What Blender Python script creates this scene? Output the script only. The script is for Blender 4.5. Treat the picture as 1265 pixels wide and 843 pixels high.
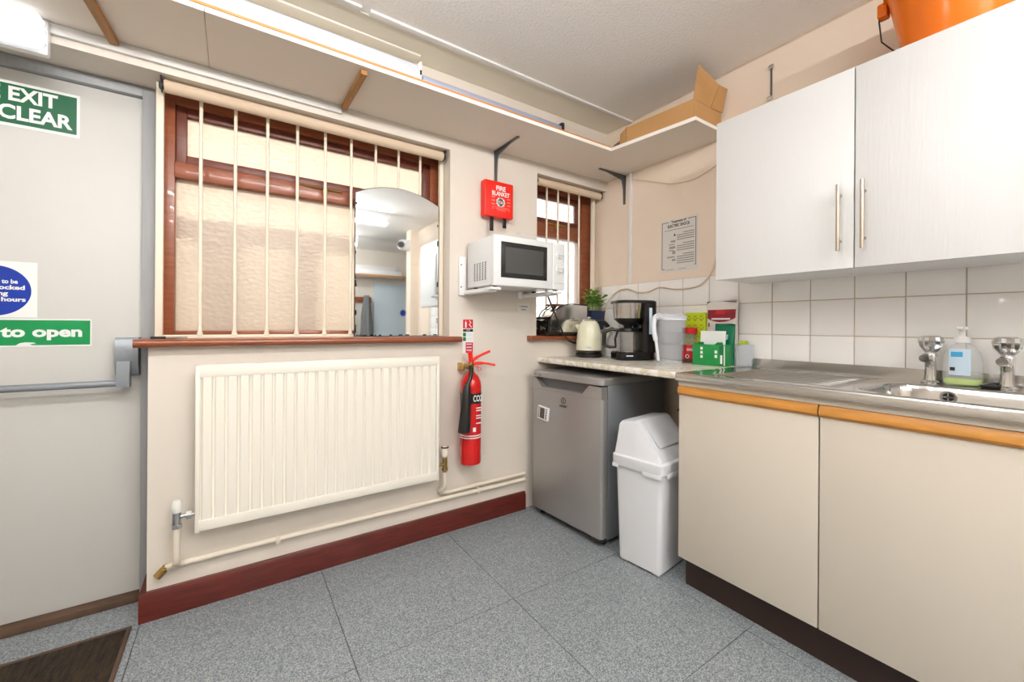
import bpy, bmesh, math, random
from mathutils import Matrix, Vector
for o in list(bpy.data.objects): bpy.data.objects.remove(o)
random.seed(4)
C = bpy.context.scene.collection
PI = math.pi
# ------------------------------------------------------------------ camera
F_PX, CX, HY, H = 509.0, 632.5, 403.0, 1.10
A, ROLL = math.radians(56.0), math.radians(0.38)
fwd = Vector((math.cos(A), math.sin(A), 0)); rgt = Vector((math.sin(A), -math.cos(A), 0)); up = Vector((0, 0, 1))
cr, sr = math.cos(ROLL), math.sin(ROLL)
cx_, cy_ = rgt*cr + up*sr, up*cr - rgt*sr
cd = bpy.data.cameras.new('camera'); cam = bpy.data.objects.new('camera', cd); C.objects.link(cam)
cd.sensor_width = 36; cd.lens = F_PX/1265*36; cd.shift_y = -(421.5-HY)/1265; cd.clip_start = .02
cam.matrix_world = Matrix(((cx_.x, cy_.x, -fwd.x, 0), (cx_.y, cy_.y, -fwd.y, 0), (cx_.z, cy_.z, -fwd.z, H), (0, 0, 0, 1)))
bpy.context.scene.camera = cam
# ------------------------------------------------------------------ light and exposure
SKY, TUBE, BULK, EXPOSURE = 2.6, 84.0, 1.4, 0.30
w = bpy.data.worlds.new('sky'); bpy.context.scene.world = w; w.use_nodes = True
bg = w.node_tree.nodes['Background']; bg.inputs[0].default_value = (.95, .975, 1, 1); bg.inputs[1].default_value = SKY
vs = bpy.context.scene.view_settings
vs.view_transform = 'Standard'; vs.look = 'None'; vs.gamma = 1; vs.use_curve_mapping = False; vs.exposure = EXPOSURE
# ------------------------------------------------------------------ pixel -> point on a known plane
def ray(px, py):
    u, v = px-CX, HY-py
    u2, v2 = (u*cr-v*sr)/F_PX, (u*sr+v*cr)/F_PX
    return Vector((math.cos(A)+u2*math.sin(A), math.sin(A)-u2*math.cos(A), v2))
def on_x(px, py, X): r = ray(px, py); return r*(X/r.x)+Vector((0, 0, H))
def on_y(px, py, Y): r = ray(px, py); return r*(Y/r.y)+Vector((0, 0, H))
def on_z(px, py, Z): r = ray(px, py); return r*((Z-H)/r.z)+Vector((0, 0, H))
def along(px, X): r = ray(px, 403); return X*r.y/r.x
# ------------------------------------------------------------------ materials
def lin(c):
    return tuple((v/255/12.92 if v/255 <= .04045 else ((v/255+.055)/1.055)**2.4) for v in c)+(1,)
MATS = {}
def mat(name, col, rough=.5, metal=0, var=0, scale=8, bump=0, bscale=60, stretch=None, emit=0, trans=0, ior=1.45, coat=0, col2=None, spec=.5, alpha=1):
    if name in MATS: return MATS[name]
    m = bpy.data.materials.new(name); m.use_nodes = True; nt = m.node_tree; p = nt.nodes['Principled BSDF']
    p.inputs['Base Color'].default_value = lin(col); p.inputs['Roughness'].default_value = rough; p.inputs['Metallic'].default_value = metal
    p.inputs['Transmission Weight'].default_value = trans; p.inputs['IOR'].default_value = ior; p.inputs['Coat Weight'].default_value = coat
    p.inputs['Specular IOR Level'].default_value = spec; p.inputs['Alpha'].default_value = alpha
    tc = nt.nodes.new('ShaderNodeTexCoord'); mp = nt.nodes.new('ShaderNodeMapping'); nt.links.new(tc.outputs['Object'], mp.inputs[0])
    if stretch: mp.inputs['Scale'].default_value = stretch
    if var or col2:
        n = nt.nodes.new('ShaderNodeTexNoise'); n.inputs['Scale'].default_value = scale; n.inputs['Detail'].default_value = 6
        nt.links.new(mp.outputs[0], n.inputs[0])
        r = nt.nodes.new('ShaderNodeValToRGB'); nt.links.new(n.outputs[0], r.inputs[0])
        c = lin(col); d = lin(col2) if col2 else tuple(x*(1-var) for x in c[:3])+(1,)
        r.color_ramp.elements[0].position = .32; r.color_ramp.elements[0].color = d
        r.color_ramp.elements[1].position = .66; r.color_ramp.elements[1].color = c
        nt.links.new(r.outputs[0], p.inputs['Base Color'])
    if bump:
        n = nt.nodes.new('ShaderNodeTexNoise'); n.inputs['Scale'].default_value = bscale; n.inputs['Detail'].default_value = 4
        nt.links.new(mp.outputs[0], n.inputs[0])
        b = nt.nodes.new('ShaderNodeBump'); b.inputs['Strength'].default_value = bump; b.inputs['Distance'].default_value = .01
        nt.links.new(n.outputs[0], b.inputs['Height']); nt.links.new(b.outputs[0], p.inputs['Normal'])
    if emit:
        p.inputs['Emission Color'].default_value = lin(col); p.inputs['Emission Strength'].default_value = emit
    MATS[name] = m; return m
M = dict(
    wall=mat('cream_paint', (225, 216, 204), .6, var=.05, scale=3, bump=.08, bscale=45),
    peach=mat('peach_wall', (243, 226, 208), .6, var=.05, scale=3, bump=.08, bscale=45),  # sink wall and pier set peachier than the window wall
    ceil=mat('artex', (248, 244, 239), .75, bump=.55, bscale=85),
    border=mat('cream_border', (243, 238, 224), .6, var=.06, scale=4),
    white=mat('white_gloss', (240, 240, 240), .35),
    strip=mat('white_strip', (228, 226, 222), .4),
    shelf=mat('shelf_board', (231, 220, 206), .5),
    shelf_edge=mat('shelf_edge', (245, 240, 232), .4),
    brown_edge=mat('brown_edge', (205, 140, 78), .5, var=.15, scale=20),
    stick=mat('stick_wood', (176, 124, 66), .5, var=.3, scale=10, stretch=(8, 1, 8)),
    redwood=mat('red_brown_wood', (150, 82, 50), .35, var=.3, scale=9, stretch=(1, 1, 6), coat=.2),
    sash=mat('dark_sash_wood', (112, 56, 40), .4, var=.25, scale=9, stretch=(1, 1, 6)),
    sillw=mat('sill_wood', (142, 76, 44), .3, var=.2, scale=8, stretch=(1, 6, 6), coat=.3),
    skirt=mat('mahogany', (96, 30, 20), .3, var=.4, scale=9, stretch=(1, 6, 7), coat=.3),
    bars=mat('cream_metal', (234, 224, 204), .4),
    roll=mat('beige_blind', (214, 192, 166), .7),
    dgrey=mat('dark_metal', (60, 58, 58), .45, metal=.6),
    bracket=mat('grey_bracket', (112, 114, 116), .4, metal=.6),
    jamb=mat('grey_frame', (160, 162, 164), .45, var=.08, scale=20, stretch=(4, 4, .4)),
    door=mat('door_white', (205, 204, 199), .5, var=.02, scale=4),
    pushbar=mat('grey_enamel', (140, 146, 152), .35, metal=.3),
    thresh=mat('dark_threshold', (92, 70, 54), .6, var=.3, scale=14),
    green_s=mat('sign_green_dark', (0, 92, 56), .4), green=mat('sign_green', (0, 138, 74), .4), blue=mat('sign_blue', (0, 50, 158), .4),
    print_w=mat('print_white', (236, 238, 236), .5), paper=mat('paper', (226, 222, 216), .6), print_g=mat('print_grey', (160, 157, 154), .6), print_k=mat('print_black', (44, 42, 42), .6),
    rad=mat('radiator_enamel', (240, 235, 222), .3),
    pipe=mat('pipe_paint', (232, 222, 204), .4),
    chrome=mat('chrome', (214, 214, 214), .12, metal=1), brass=mat('brass', (176, 146, 84), .35, metal=1),
    steel=mat('brushed_steel', (192, 190, 187), .16, metal=1),
    silver=mat('silver_enamel', (168, 166, 164), .38, metal=.55, bump=.01, bscale=40),
    fridge_side=mat('grey_side', (132, 136, 140), .45, metal=.3),
    black=mat('black_plastic', (24, 23, 23), .35), blackg=mat('black_gloss', (16, 15, 15), .12),
    red=mat('extinguisher_red', (204, 22, 20), .25, coat=.4), redb=mat('blanket_red', (232, 38, 26), .35), redm=mat('label_red', (206, 32, 42), .5),
    bin=mat('bin_plastic', (226, 228, 232), .4), mwwhite=mat('microwave_white', (230, 231, 230), .3), mwglass=mat('oven_glass', (70, 70, 68), .12), mwframe=mat('oven_frame', (36, 36, 36), .25),
    cab=mat('cabinet_cream', (212, 203, 189), .45), cabedge=mat('oak_lip', (206, 142, 62), .4, var=.2, scale=10, stretch=(6, 1, 6)), kick=mat('dark_kick', (44, 28, 22), .5),
    carcass=mat('carcass', (206, 196, 180), .5),
    wcab=mat('white_ash', (234, 235, 235), .38, bump=.11, bscale=16, stretch=(1, 9, .6)),
    tile=mat('glazed_tile', (248, 246, 244), .12, bump=.02, bscale=9), grout=mat('grout', (214, 200, 180), .8, var=.15, scale=12),
    orange=mat('orange_plastic', (244, 122, 14), .22), card=mat('cardboard', (196, 150, 96), .8, var=.1, scale=7), carddark=mat('cardboard_inside', (120, 84, 54), .8), film=mat('clear_film', (225, 228, 230), .3, alpha=.6),
    kcream=mat('kettle_cream', (232, 230, 204), .2, coat=.4), navy=mat('navy_pot', (30, 44, 74), .3), leaf=mat('leaf', (156, 196, 84), .4, col2=(84, 142, 46), scale=30), soil=mat('soil', (40, 28, 20), .9),
    clear=mat('clear_plastic', (236, 240, 246), .08, alpha=.13), glass=mat('carafe_glass', (200, 196, 190), .03, alpha=.06), milky=mat('milky_plastic', (234, 238, 246), .25, alpha=.24), jugclear=mat('jug_clear', (232, 236, 244), .06, alpha=.12), jugmilky=mat('jug_funnel', (226, 228, 236), .2, alpha=.12), soapclear=mat('soap_clear', (236, 240, 242), .08, alpha=.28), whitejug=mat('white_translucent', (236, 240, 248), .3),
    lime=mat('lime_card', (196, 214, 28), .5), limed=mat('lime_print', (120, 132, 20), .5), maroon=mat('maroon_print', (142, 30, 44), .5), pouch=mat('green_pouch', (0, 112, 78), .35), gbox=mat('green_box', (24, 138, 66), .45), gbox2=mat('green_box_dark', (10, 106, 54), .45),
    softgreen=mat('soap_green', (176, 206, 40), .2), skyblue=mat('label_blue', (60, 164, 214), .4), pale=mat('label_pale', (200, 220, 236), .4),
    tapwhite=mat('valve_white', (236, 236, 228), .4), trackblue=mat('aluminium_track', (176, 182, 204), .35, metal=.5),
    coat=mat('coat_grey', (120, 122, 122), .9), coatb=mat('coat_blue', (70, 84, 112), .9), bdoor=mat('pale_blue_door', (196, 208, 216), .4),
    brick=mat('outside_brick', (146, 116, 106), .8, var=.35, scale=5), render=mat('outside_render', (240, 230, 214), .8, var=.12, scale=1.5), paving=mat('outside_paving', (150, 146, 140), .9),
    lcd=mat('lcd', (74, 66, 60), .3), cable=mat('cream_cable', (226, 208, 182), .5), yellow=mat('yellow_pack', (196, 160, 30), .5),
)
def emitter(name, col, s):
    m = bpy.data.materials.new(name); m.use_nodes = True; nt = m.node_tree; nt.nodes.clear()
    e = nt.nodes.new('ShaderNodeEmission'); e.inputs[0].default_value = lin(col); e.inputs[1].default_value = s
    o = nt.nodes.new('ShaderNodeOutputMaterial'); nt.links.new(e.outputs[0], o.inputs[0]); return m
M['tube'] = emitter('lit_tube', (255, 253, 252), TUBE); M['bulk'] = emitter('lit_diffuser', (246, 249, 255), BULK)
def floor_mat():
    m = mat('speckled_vinyl', (150, 157, 161), .42); nt = m.node_tree; p = nt.nodes['Principled BSDF']; mp = [n for n in nt.nodes if n.type == 'MAPPING'][0]
    v = nt.nodes.new('ShaderNodeTexVoronoi'); v.inputs['Scale'].default_value = 330; nt.links.new(mp.outputs[0], v.inputs[0])
    n = nt.nodes.new('ShaderNodeTexNoise'); n.inputs['Scale'].default_value = 150; n.inputs['Detail'].default_value = 5; nt.links.new(mp.outputs[0], n.inputs[0])
    sp = nt.nodes.new('ShaderNodeSeparateColor'); nt.links.new(v.outputs['Color'], sp.inputs[0])
    mx = nt.nodes.new('ShaderNodeMath'); mx.operation = 'ADD'; nt.links.new(sp.outputs[0], mx.inputs[0]); nt.links.new(n.outputs[0], mx.inputs[1])
    r = nt.nodes.new('ShaderNodeValToRGB'); nt.links.new(mx.outputs[0], r.inputs[0])
    e = r.color_ramp.elements; e[0].position = .45; e[0].color = lin((98, 107, 113)); e[1].position = 1.0; e[1].color = lin((166, 170, 171))
    x = e.new(.75); x.color = lin((133, 140, 144))
    dv = nt.nodes.new('ShaderNodeMath'); dv.operation = 'MULTIPLY'; dv.inputs[1].default_value = .72
    nt.links.new(mx.outputs[0], dv.inputs[0]); nt.links.new(dv.outputs[0], r.inputs[0])
    nt.links.new(r.outputs[0], p.inputs['Base Color']); return m
M['floor'] = floor_mat(); M['joint'] = mat('dark_joint', (58, 60, 62), .8)
def marble():
    m = mat('marble_laminate', (222, 216, 200), .25); nt = m.node_tree; p = nt.nodes['Principled BSDF']; mp = [n for n in nt.nodes if n.type == 'MAPPING'][0]
    n = nt.nodes.new('ShaderNodeTexNoise'); n.inputs['Scale'].default_value = 9; n.inputs['Detail'].default_value = 8; n.inputs['Distortion'].default_value = 1.6; nt.links.new(mp.outputs[0], n.inputs[0])
    r = nt.nodes.new('ShaderNodeValToRGB'); nt.links.new(n.outputs[0], r.inputs[0]); e = r.color_ramp.elements
    e[0].position = .36; e[0].color = lin((232, 228, 218)); e[1].position = .62; e[1].color = lin((234, 231, 224))
    x = e.new(.47); x.color = lin((204, 196, 172)); x = e.new(.52); x.color = lin((226, 221, 210))
    nt.links.new(r.outputs[0], p.inputs['Base Color']); return m
M['marble'] = marble()
def mat_mat():
    m = mat('coir_mat', (62, 48, 30), .95, bump=1, bscale=90, col2=(26, 22, 18), scale=26, stretch=(3, .6, 1)); return m
M['mat'] = mat_mat()
def obscure(name, scale, rough, tint):
    m = bpy.data.materials.new(name); m.use_nodes = True; nt = m.node_tree; nt.nodes.clear(); N = nt.nodes.new
    o = N('ShaderNodeOutputMaterial'); rf = N('ShaderNodeBsdfRefraction'); rf.inputs['Roughness'].default_value = rough; rf.inputs['IOR'].default_value = 1.18; rf.inputs[0].default_value = lin(tint)
    tr = N('ShaderNodeBsdfTranslucent'); tr.inputs[0].default_value = lin(tint); gl = N('ShaderNodeBsdfGlossy'); gl.inputs['Roughness'].default_value = .3
    tc = N('ShaderNodeTexCoord'); mp = N('ShaderNodeMapping'); mp.inputs['Scale'].default_value = (1, 1, 1.5); v = N('ShaderNodeTexVoronoi'); v.feature = 'SMOOTH_F1'; v.inputs['Scale'].default_value = scale
    nt.links.new(tc.outputs['Object'], mp.inputs[0]); nt.links.new(mp.outputs[0], v.inputs[0]); b = N('ShaderNodeBump'); b.inputs['Strength'].default_value = .6; b.inputs['Distance'].default_value = .005
    nt.links.new(v.outputs[0], b.inputs['Height'])
    for s in (rf, gl): nt.links.new(b.outputs[0], s.inputs['Normal'])
    a = N('ShaderNodeMixShader'); a.inputs[0].default_value = .35; nt.links.new(rf.outputs[0], a.inputs[1]); nt.links.new(tr.outputs[0], a.inputs[2])
    c = N('ShaderNodeMixShader'); c.inputs[0].default_value = .025; nt.links.new(a.outputs[0], c.inputs[1]); nt.links.new(gl.outputs[0], c.inputs[2])
    nt.links.new(c.outputs[0], o.inputs[0]); return m
M['obscure'] = obscure('obscured_glass', 48, .13, (250, 243, 234)); M['clearpane'] = obscure('ribbed_glass', 40, .2, (252, 250, 248))
def mirror_mat():
    m = mat('mirror_silver', (226, 232, 234), .03, metal=1); nt = m.node_tree; p = nt.nodes['Principled BSDF']; mp = [n for n in nt.nodes if n.type == 'MAPPING'][0]
    n = nt.nodes.new('ShaderNodeTexNoise'); n.inputs['Scale'].default_value = 5; n.inputs['Detail'].default_value = 8; nt.links.new(mp.outputs[0], n.inputs[0])
    r = nt.nodes.new('ShaderNodeMapRange'); r.inputs['From Min'].default_value = .4; r.inputs['From Max'].default_value = .75; r.inputs['To Min'].default_value = .02; r.inputs['To Max'].default_value = .045
    nt.links.new(n.outputs[0], r.inputs[0]); nt.links.new(r.outputs[0], p.inputs['Roughness']); return m
M['mirror'] = mirror_mat()
# ------------------------------------------------------------------ mesh helpers
class B:
    def __init__(s): s.bm = bmesh.new()
    def _merge(s, t):
        me = bpy.data.meshes.new('t'); t.to_mesh(me); t.free(); s.bm.from_mesh(me); bpy.data.meshes.remove(me); return s
    def box(s, x0, x1, y0, y1, z0, z1, bev=0, seg=2, mtx=None):
        t = bmesh.new(); bmesh.ops.create_cube(t, size=1)
        for v in t.verts: v.co = Vector(((x0+x1)/2+v.co.x*(x1-x0), (y0+y1)/2+v.co.y*(y1-y0), (z0+z1)/2+v.co.z*(z1-z0)))
        if bev: bmesh.ops.bevel(t, geom=list(t.edges), offset=bev, segments=seg, affect='EDGES', profile=.5)
        if mtx: bmesh.ops.transform(t, matrix=mtx, verts=t.verts)
        return s._merge(t)
    def loft(s, rings, cap=True, closed=True):
        t = bmesh.new(); R = [[t.verts.new(p) for p in r] for r in rings]
        for a, b in zip(R, R[1:]):
            n = len(a)
            for i in range(n if closed else n-1): t.faces.new((a[i], a[(i+1) % n], b[(i+1) % n], b[i]))
        if cap: t.faces.new(R[0][::-1]); t.faces.new(R[-1])
        bmesh.ops.recalc_face_normals(t, faces=t.faces)
        return s._merge(t)
    def cyl(s, p0, p1, r0, r1=None, n=20): return s.tube([p0, p1], [r0, r0 if r1 is None else r1], n)
    def tube(s, pts, r, n=12, cap=True):
        pts = [Vector(p) for p in pts]; rr = r if isinstance(r, (list, tuple)) else [r]*len(pts); rings = []; nrm = None
        for i, p in enumerate(pts):
            d = (pts[min(i+1, len(pts)-1)]-pts[max(i-1, 0)]).normalized()
            if nrm is None: nrm = d.orthogonal().normalized()
            nrm = (nrm-d*nrm.dot(d)).normalized(); bn = d.cross(nrm)
            rings.append([p+(nrm*math.cos(2*PI*k/n)+bn*math.sin(2*PI*k/n))*rr[i] for k in range(n)])
        return s.loft(rings, cap)
    def lathe(s, prof, c=(0, 0, 0), n=32, sx=1, sy=1, cap=True):
        return s.loft([[Vector((c[0]+r*sx*math.cos(2*PI*k/n), c[1]+r*sy*math.sin(2*PI*k/n), c[2]+z)) for k in range(n)] for r, z in prof], cap)
    def prism(s, poly, axis, a, b):
        f = {'x': lambda u, v, w: (w, u, v), 'y': lambda u, v, w: (u, w, v), 'z': lambda u, v, w: (u, v, w)}[axis]
        return s.loft([[Vector(f(u, v, w)) for u, v in poly] for w in (a, b)])
    def rrect(s, x0, x1, y0, y1, r, rings, n=5):
        """stack of rounded rectangles: rings = [(inset, z)]"""
        out = []
        for ins, z in rings:
            q = []; rr = max(r-ins*.3, .001)
            for (cx, cy, a0) in ((x1-ins-rr, y1-ins-rr, 0), (x0+ins+rr, y1-ins-rr, PI/2), (x0+ins+rr, y0+ins+rr, PI), (x1-ins-rr, y0+ins+rr, 3*PI/2)):
                for k in range(n+1): a = a0+k*PI/2/n; q.append(Vector((cx+rr*math.cos(a), cy+rr*math.sin(a), z)))
            out.append(q)
        return s.loft(out)
    def xf(s, m): bmesh.ops.transform(s.bm, matrix=m, verts=s.bm.verts); return s
def smooth_path(pts, n=6):
    P = [Vector(p) for p in pts]; P = [P[0]*2-P[1]]+P+[P[-1]*2-P[-2]]; out = []
    for i in range(1, len(P)-2):
        for k in range(n):
            t = k/n; a, b, c, d = P[i-1:i+3]
            out.append(.5*((2*b)+(c-a)*t+(2*a-5*b+4*c-d)*t*t+(3*b-a-3*c+d)*t**3))
    return out+[P[-2]]
MW = {}
def link(name, me, m, parent):
    o = bpy.data.objects.new(name, me); C.objects.link(o)
    if m is not None: me.materials.clear(); me.materials.append(M[m] if isinstance(m, str) else m)
    if parent: o.parent = parent; MW[o] = MW.get(parent, Matrix())
    return o
def obj(name, b, m, parent=None, world=False, ang=32):
    if parent and world: b.xf(MW[parent].inverted())
    me = bpy.data.meshes.new(name); b.bm.to_mesh(me); b.bm.free()
    for p in me.polygons: p.use_smooth = True
    me.set_sharp_from_angle(angle=math.radians(ang))
    o = link(name, me, m, parent)
    if not parent: MW[o] = Matrix()
    return o
def obj_split(name, b, m, parent, world=False, ang=32):
    if world: b.xf(MW[parent].inverted()); world = False
    bm = b.bm; seen = set(); out = []
    for v0 in bm.verts:
        if v0 in seen: continue
        isl, st = [], [v0]; seen.add(v0)
        while st:
            v = st.pop(); isl.append(v)
            for e in v.link_edges:
                w_ = e.other_vert(v)
                if w_ not in seen: seen.add(w_); st.append(w_)
        n = B(); mp_ = {v: n.bm.verts.new(v.co) for v in isl}
        for f in {f for v in isl for f in v.link_faces}: n.bm.faces.new([mp_[v] for v in f.verts])
        out.append(obj(name, n, m, parent, False, ang))
    bm.free(); return out
def tag(o, label, cat, group=None):
    o['label'] = label; o['category'] = cat
    if group: o['group'] = group
    return o
def thing(name, label, cat, loc=(0, 0, 0), rz=0, group=None):
    o = bpy.data.objects.new(name, None); C.objects.link(o); o.empty_display_size = .05
    o.location = loc; o.rotation_euler = (0, 0, rz); MW[o] = Matrix.Translation(loc) @ Matrix.Rotation(rz, 4, 'Z')
    return tag(o, label, cat, group)
def struct(o, label=None, cat=None):
    o['kind'] = 'structure'
    if label: o['label'] = label; o['category'] = cat
    return o
def sroot(name, label, cat, loc=(0, 0, 0)): return struct(thing(name, label, cat, loc), label, cat)
FY = Matrix(((1, 0, 0, 0), (0, 0, -1, 0), (0, 1, 0, 0), (0, 0, 0, 1)))       # print facing -y
FX = Matrix(((0, 0, -1, 0), (-1, 0, 0, 0), (0, 1, 0, 0), (0, 0, 0, 1)))      # print facing -x
def text(s, size, pos, facing, m, parent, align='CENTER', width=None, bold=0.0, world=True, name='lettering', lines=1.0, rot=0):
    cu = bpy.data.curves.new('text', 'FONT'); cu.body = s; cu.size = size; cu.align_x = align; cu.align_y = 'CENTER'; cu.extrude = .0004; cu.offset = bold; cu.space_line = lines; cu.resolution_u = 3
    o = bpy.data.objects.new('text', cu); C.objects.link(o); me = bpy.data.meshes.new_from_object(o); bpy.data.objects.remove(o)
    xs = [v.co.x for v in me.vertices]; sx = 1
    if width and xs: sx = width/(max(xs)-min(xs))
    me.transform(Matrix.Translation(pos) @ facing @ Matrix.Rotation(rot, 4, 'Z') @ Matrix.Diagonal((sx, 1, 1, 1)))
    if world: me.transform(MW[parent].inverted())
    # one part per word: cut at the wide gaps along the reading direction
    ax = facing.col[0].to_3d(); isl = sorted(((min(me.vertices[i].co.dot(ax) for i in p.vertices), max(me.vertices[i].co.dot(ax) for i in p.vertices), p) for p in me.polygons), key=lambda q: q[0])
    words, hi = [], None
    for lo, h_, p in isl:
        if hi is None or lo-hi > .13*size*sx: words.append([])
        words[-1].append(p); hi = h_ if hi is None else max(hi, h_)
        if lo-hi > 0: hi = h_
    o = None
    for wd in words:
        idx = sorted({i for p in wd for i in p.vertices}); mp_ = {i: k for k, i in enumerate(idx)}
        m2 = bpy.data.meshes.new(name); m2.from_pydata([tuple(me.vertices[i].co) for i in idx], [], [[mp_[i] for i in p.vertices] for p in wd]); m2.update()
        o = link(name, m2, m, parent)
    return o
def dup(o, parent=None, off=None):
    c = o.copy(); C.objects.link(c); c.parent = parent
    if off: c.location = Vector(o.location)+Vector(off)
    for ch in list(o.children): dup(ch, c)
    return c
# ================================================================== SETTING
D1, D2, ZC = 2.023, 2.156, 2.447
XL, YB, XR2 = -1.40, -3.40, 3.30
SOF, SILLZ = 2.045, 1.042
fl = struct(obj('floor', B().box(XL-.1, XR2, YB-.1, 2.35, -.06, -.004), 'joint'), 'speckled blue grey vinyl tiled floor', 'floor')
TS = .61; tb = B().box(.0013, TS-.0013, .0013, TS-.0013, -.004, 0).bm; tme = bpy.data.meshes.new('floor_tile'); tb.to_mesh(tme); tb.free()
tme.materials.append(M['floor'])
for i in range(-3, 4):
    for j in range(-6, 4):
        x, y = .33+i*TS, .76+j*TS
        if x > XR2 or y > 2.3 or x < XL-.6: continue
        t = bpy.data.objects.new('floor_tile', tme); C.objects.link(t); t.parent = fl; t.location = (x, y, 0)
b = B()
b.box(-.264, D2, D1, 2.32, 0, SILLZ-.03)                 # under the windows
b.box(.958, 1.545, D1, 2.32, SILLZ-.03, SOF)             # pier between the windows
b.box(XL-.1, D2, D1, 2.32, SOF, ZC)                      # lintel band
b.box(XL-.1, -1.20, D1, 2.32, 0, SOF)
struct(obj('wall_back', b, 'wall'), 'cream painted window wall with deep recesses', 'wall')
wr = struct(obj('wall_right', B().box(D2, D2+.12, -1.43, 2.32, 0, ZC), 'peach'), 'peach cream wall behind the sink', 'wall')
struct(obj('wall_left', B().box(XL-.1, XL, YB, D1, 0, ZC), 'wall'), 'cream side wall beside the exit door', 'wall')
struct(obj('wall_front', B().box(XL-.1, XR2, YB-.1, YB, 0, ZC), 'wall'), 'cream rear wall seen only in the mirror', 'wall')
struct(obj('wall_pier', B().box(2.05, XR2, -1.60, -1.43, 0, ZC), 'peach'), 'pale pier at the end of the sink wall, seen in the mirror', 'wall')
struct(obj('wall_alcove', B().box(XR2, XR2+.1, YB-.1, -1.43, 0, ZC), 'wall'), 'cream end wall of the rear alcove', 'wall')
struct(obj('ceiling', B().box(XL-.1, XR2+.1, YB-.1, 2.32, ZC, ZC+.08), 'ceil'), 'textured off white ceiling', 'ceiling')
# ceiling border strips
struct(obj('trim_1', B().box(.475, D2-.002, 1.795, 1.83, ZC-.012, ZC, .003), 'strip'), 'long white strip under the ceiling border', 'trim')
struct(obj('trim_2', B().box(XL, .44, 1.795, 1.83, ZC-.012, ZC, .003), 'strip'), 'white ceiling strip beside the exit door end', 'trim')
struct(obj('trim_3', B().box(XL, .76, 1.95, 2.02, ZC-.014, ZC-.0042, .003), 'border'), 'shallow cream boxing where ceiling meets the window wall', 'trim')
struct(obj('trim_4', B().box(XL, D2-.003, 1.832, 2.022, ZC-.004, ZC-.0005), 'border'), 'plain cream ceiling border above the shelf', 'trim')
struct(obj('trim_5', B().box(-.52, .405, D1-.016, D1-.001, SOF+.026, 2.106, .002), 'strip'), 'white batten under the shelf above the window', 'trim')
struct(obj('trim_6', B().box(D2-.005, D2-.001, -1.42, 1.79, ZC-.006, ZC-.001), 'roll'), 'thin pale bead between ceiling and sink wall', 'trim')
# baseboard
b = B().prism([(D1, 0), (D1-.02, 0), (D1-.02, .085), (D1-.012, .105), (D1, .105)], 'x', -.284, 1.46)
b.box(-.284, -.265, D1+.0005, 2.168, 0, .105)
struct(obj('baseboard_back', b, 'skirt'), 'mahogany red skirting board below the radiator', 'baseboard')
# outside
struct(obj('wall_outside', B().box(-3.5, 2.0, 3.7, 3.9, -.2, 1.72), 'render'), 'cream yard wall behind obscured window glass', 'wall')
struct(obj('wall_outside_coping', B().box(-3.5, 2.0, 3.66, 3.94, 1.72, 1.84), 'brick'), 'brick coping of the yard wall outside the window', 'wall')
struct(obj('wall_outside_upper', B().box(-3.5, 2.0, 3.72, 3.9, 1.84, 3.3), 'render'), 'cream rendered upper yard wall behind obscured glass', 'wall')
pipes = thing('brick_pier', 'grey pink brick pier blurred behind the obscured glass', 'pier', (-.08, 3.62, -.2)); obj('shaft', B().box(-.19, .03, 3.55, 3.7, -.2, 1.72), 'brick', pipes, True); obj('cap', B().box(-.21, .05, 3.53, 3.7, 1.66, 1.72), 'brick', pipes, True)
pipes = thing('brick_pier', 'narrow brick pier blurred behind the latch side of the glass', 'pier', (.46, 3.62, -.2)); obj('shaft', B().box(.40, .54, 3.55, 3.7, -.2, 1.72), 'brick', pipes, True); obj('cap', B().box(.38, .56, 3.53, 3.7, 1.66, 1.72), 'brick', pipes, True)
struct(obj('ground_outside', B().box(-5, 8, 2.33, 9, -.3, -.2), 'paving'), 'grey yard paving outside the windows', 'ground')
# ------------------------------------------------------------------ windows
def framebox(b, x0, x1, z0, z1, wd, y0, y1):
    b.box(x0, x0+wd, y0, y1, z0, z1, .003); b.box(x1-wd, x1, y0, y1, z0, z1, .003)
    b.box(x0+wd, x1-wd, y0, y1, z0, z0+wd, .003); b.box(x0+wd, x1-wd, y0, y1, z1-wd, z1, .003)
def window(n, x0, x1, label, tz0, tz1, glass, wl, wr_, sash=.036):
    r = sroot(n, label, 'window', ((x0+x1)/2, 2.18, SILLZ))
    b = B(); y0, y1 = 2.175, 2.25
    b.box(x0, x0+wl, y0, y1, SILLZ-.005, SOF, .003); b.box(x1-wr_, x1, y0, y1, SILLZ-.005, SOF, .003)
    b.box(x0+wl, x1-wr_, y0, y1, SILLZ-.005, SILLZ+.03, .003); b.box(x0+wl, x1-wr_, y0, y1, 2.0, SOF, .003)
    obj('window_frame', b, 'redwood', r, True)
    obj('transom', B().box(x0+wl-.002, x1-wr_+.002, y0-.008, y1, tz0, tz1, .004), 'redwood', r, True)
    b = B(); framebox(b, x0+wl+.001, x1-wr_-.001, tz1+.001, 1.999, sash, 2.185, 2.225); obj('top_sash', b, 'sash', r, True)
    obj('lower_pane', B().box(x0+wl, x1-wr_, 2.205, 2.209, SILLZ+.028, tz0), glass, r, True)
    obj('upper_pane', B().box(x0+wl+sash-.003, x1-wr_-sash+.003, 2.205, 2.209, tz1+sash-.003, 1.999-sash), glass, r, True)
    return r
w1 = window('window_1', -.259, .957, 'wide red brown timber window with obscured glass behind bars', 1.70, 1.765, 'obscure', .055, .05)
w2 = window('window_2', 1.546, 2.154, 'narrow red brown timber window beside the microwave', 1.705, 1.795, 'clearpane', .05, .095, .036)
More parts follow.
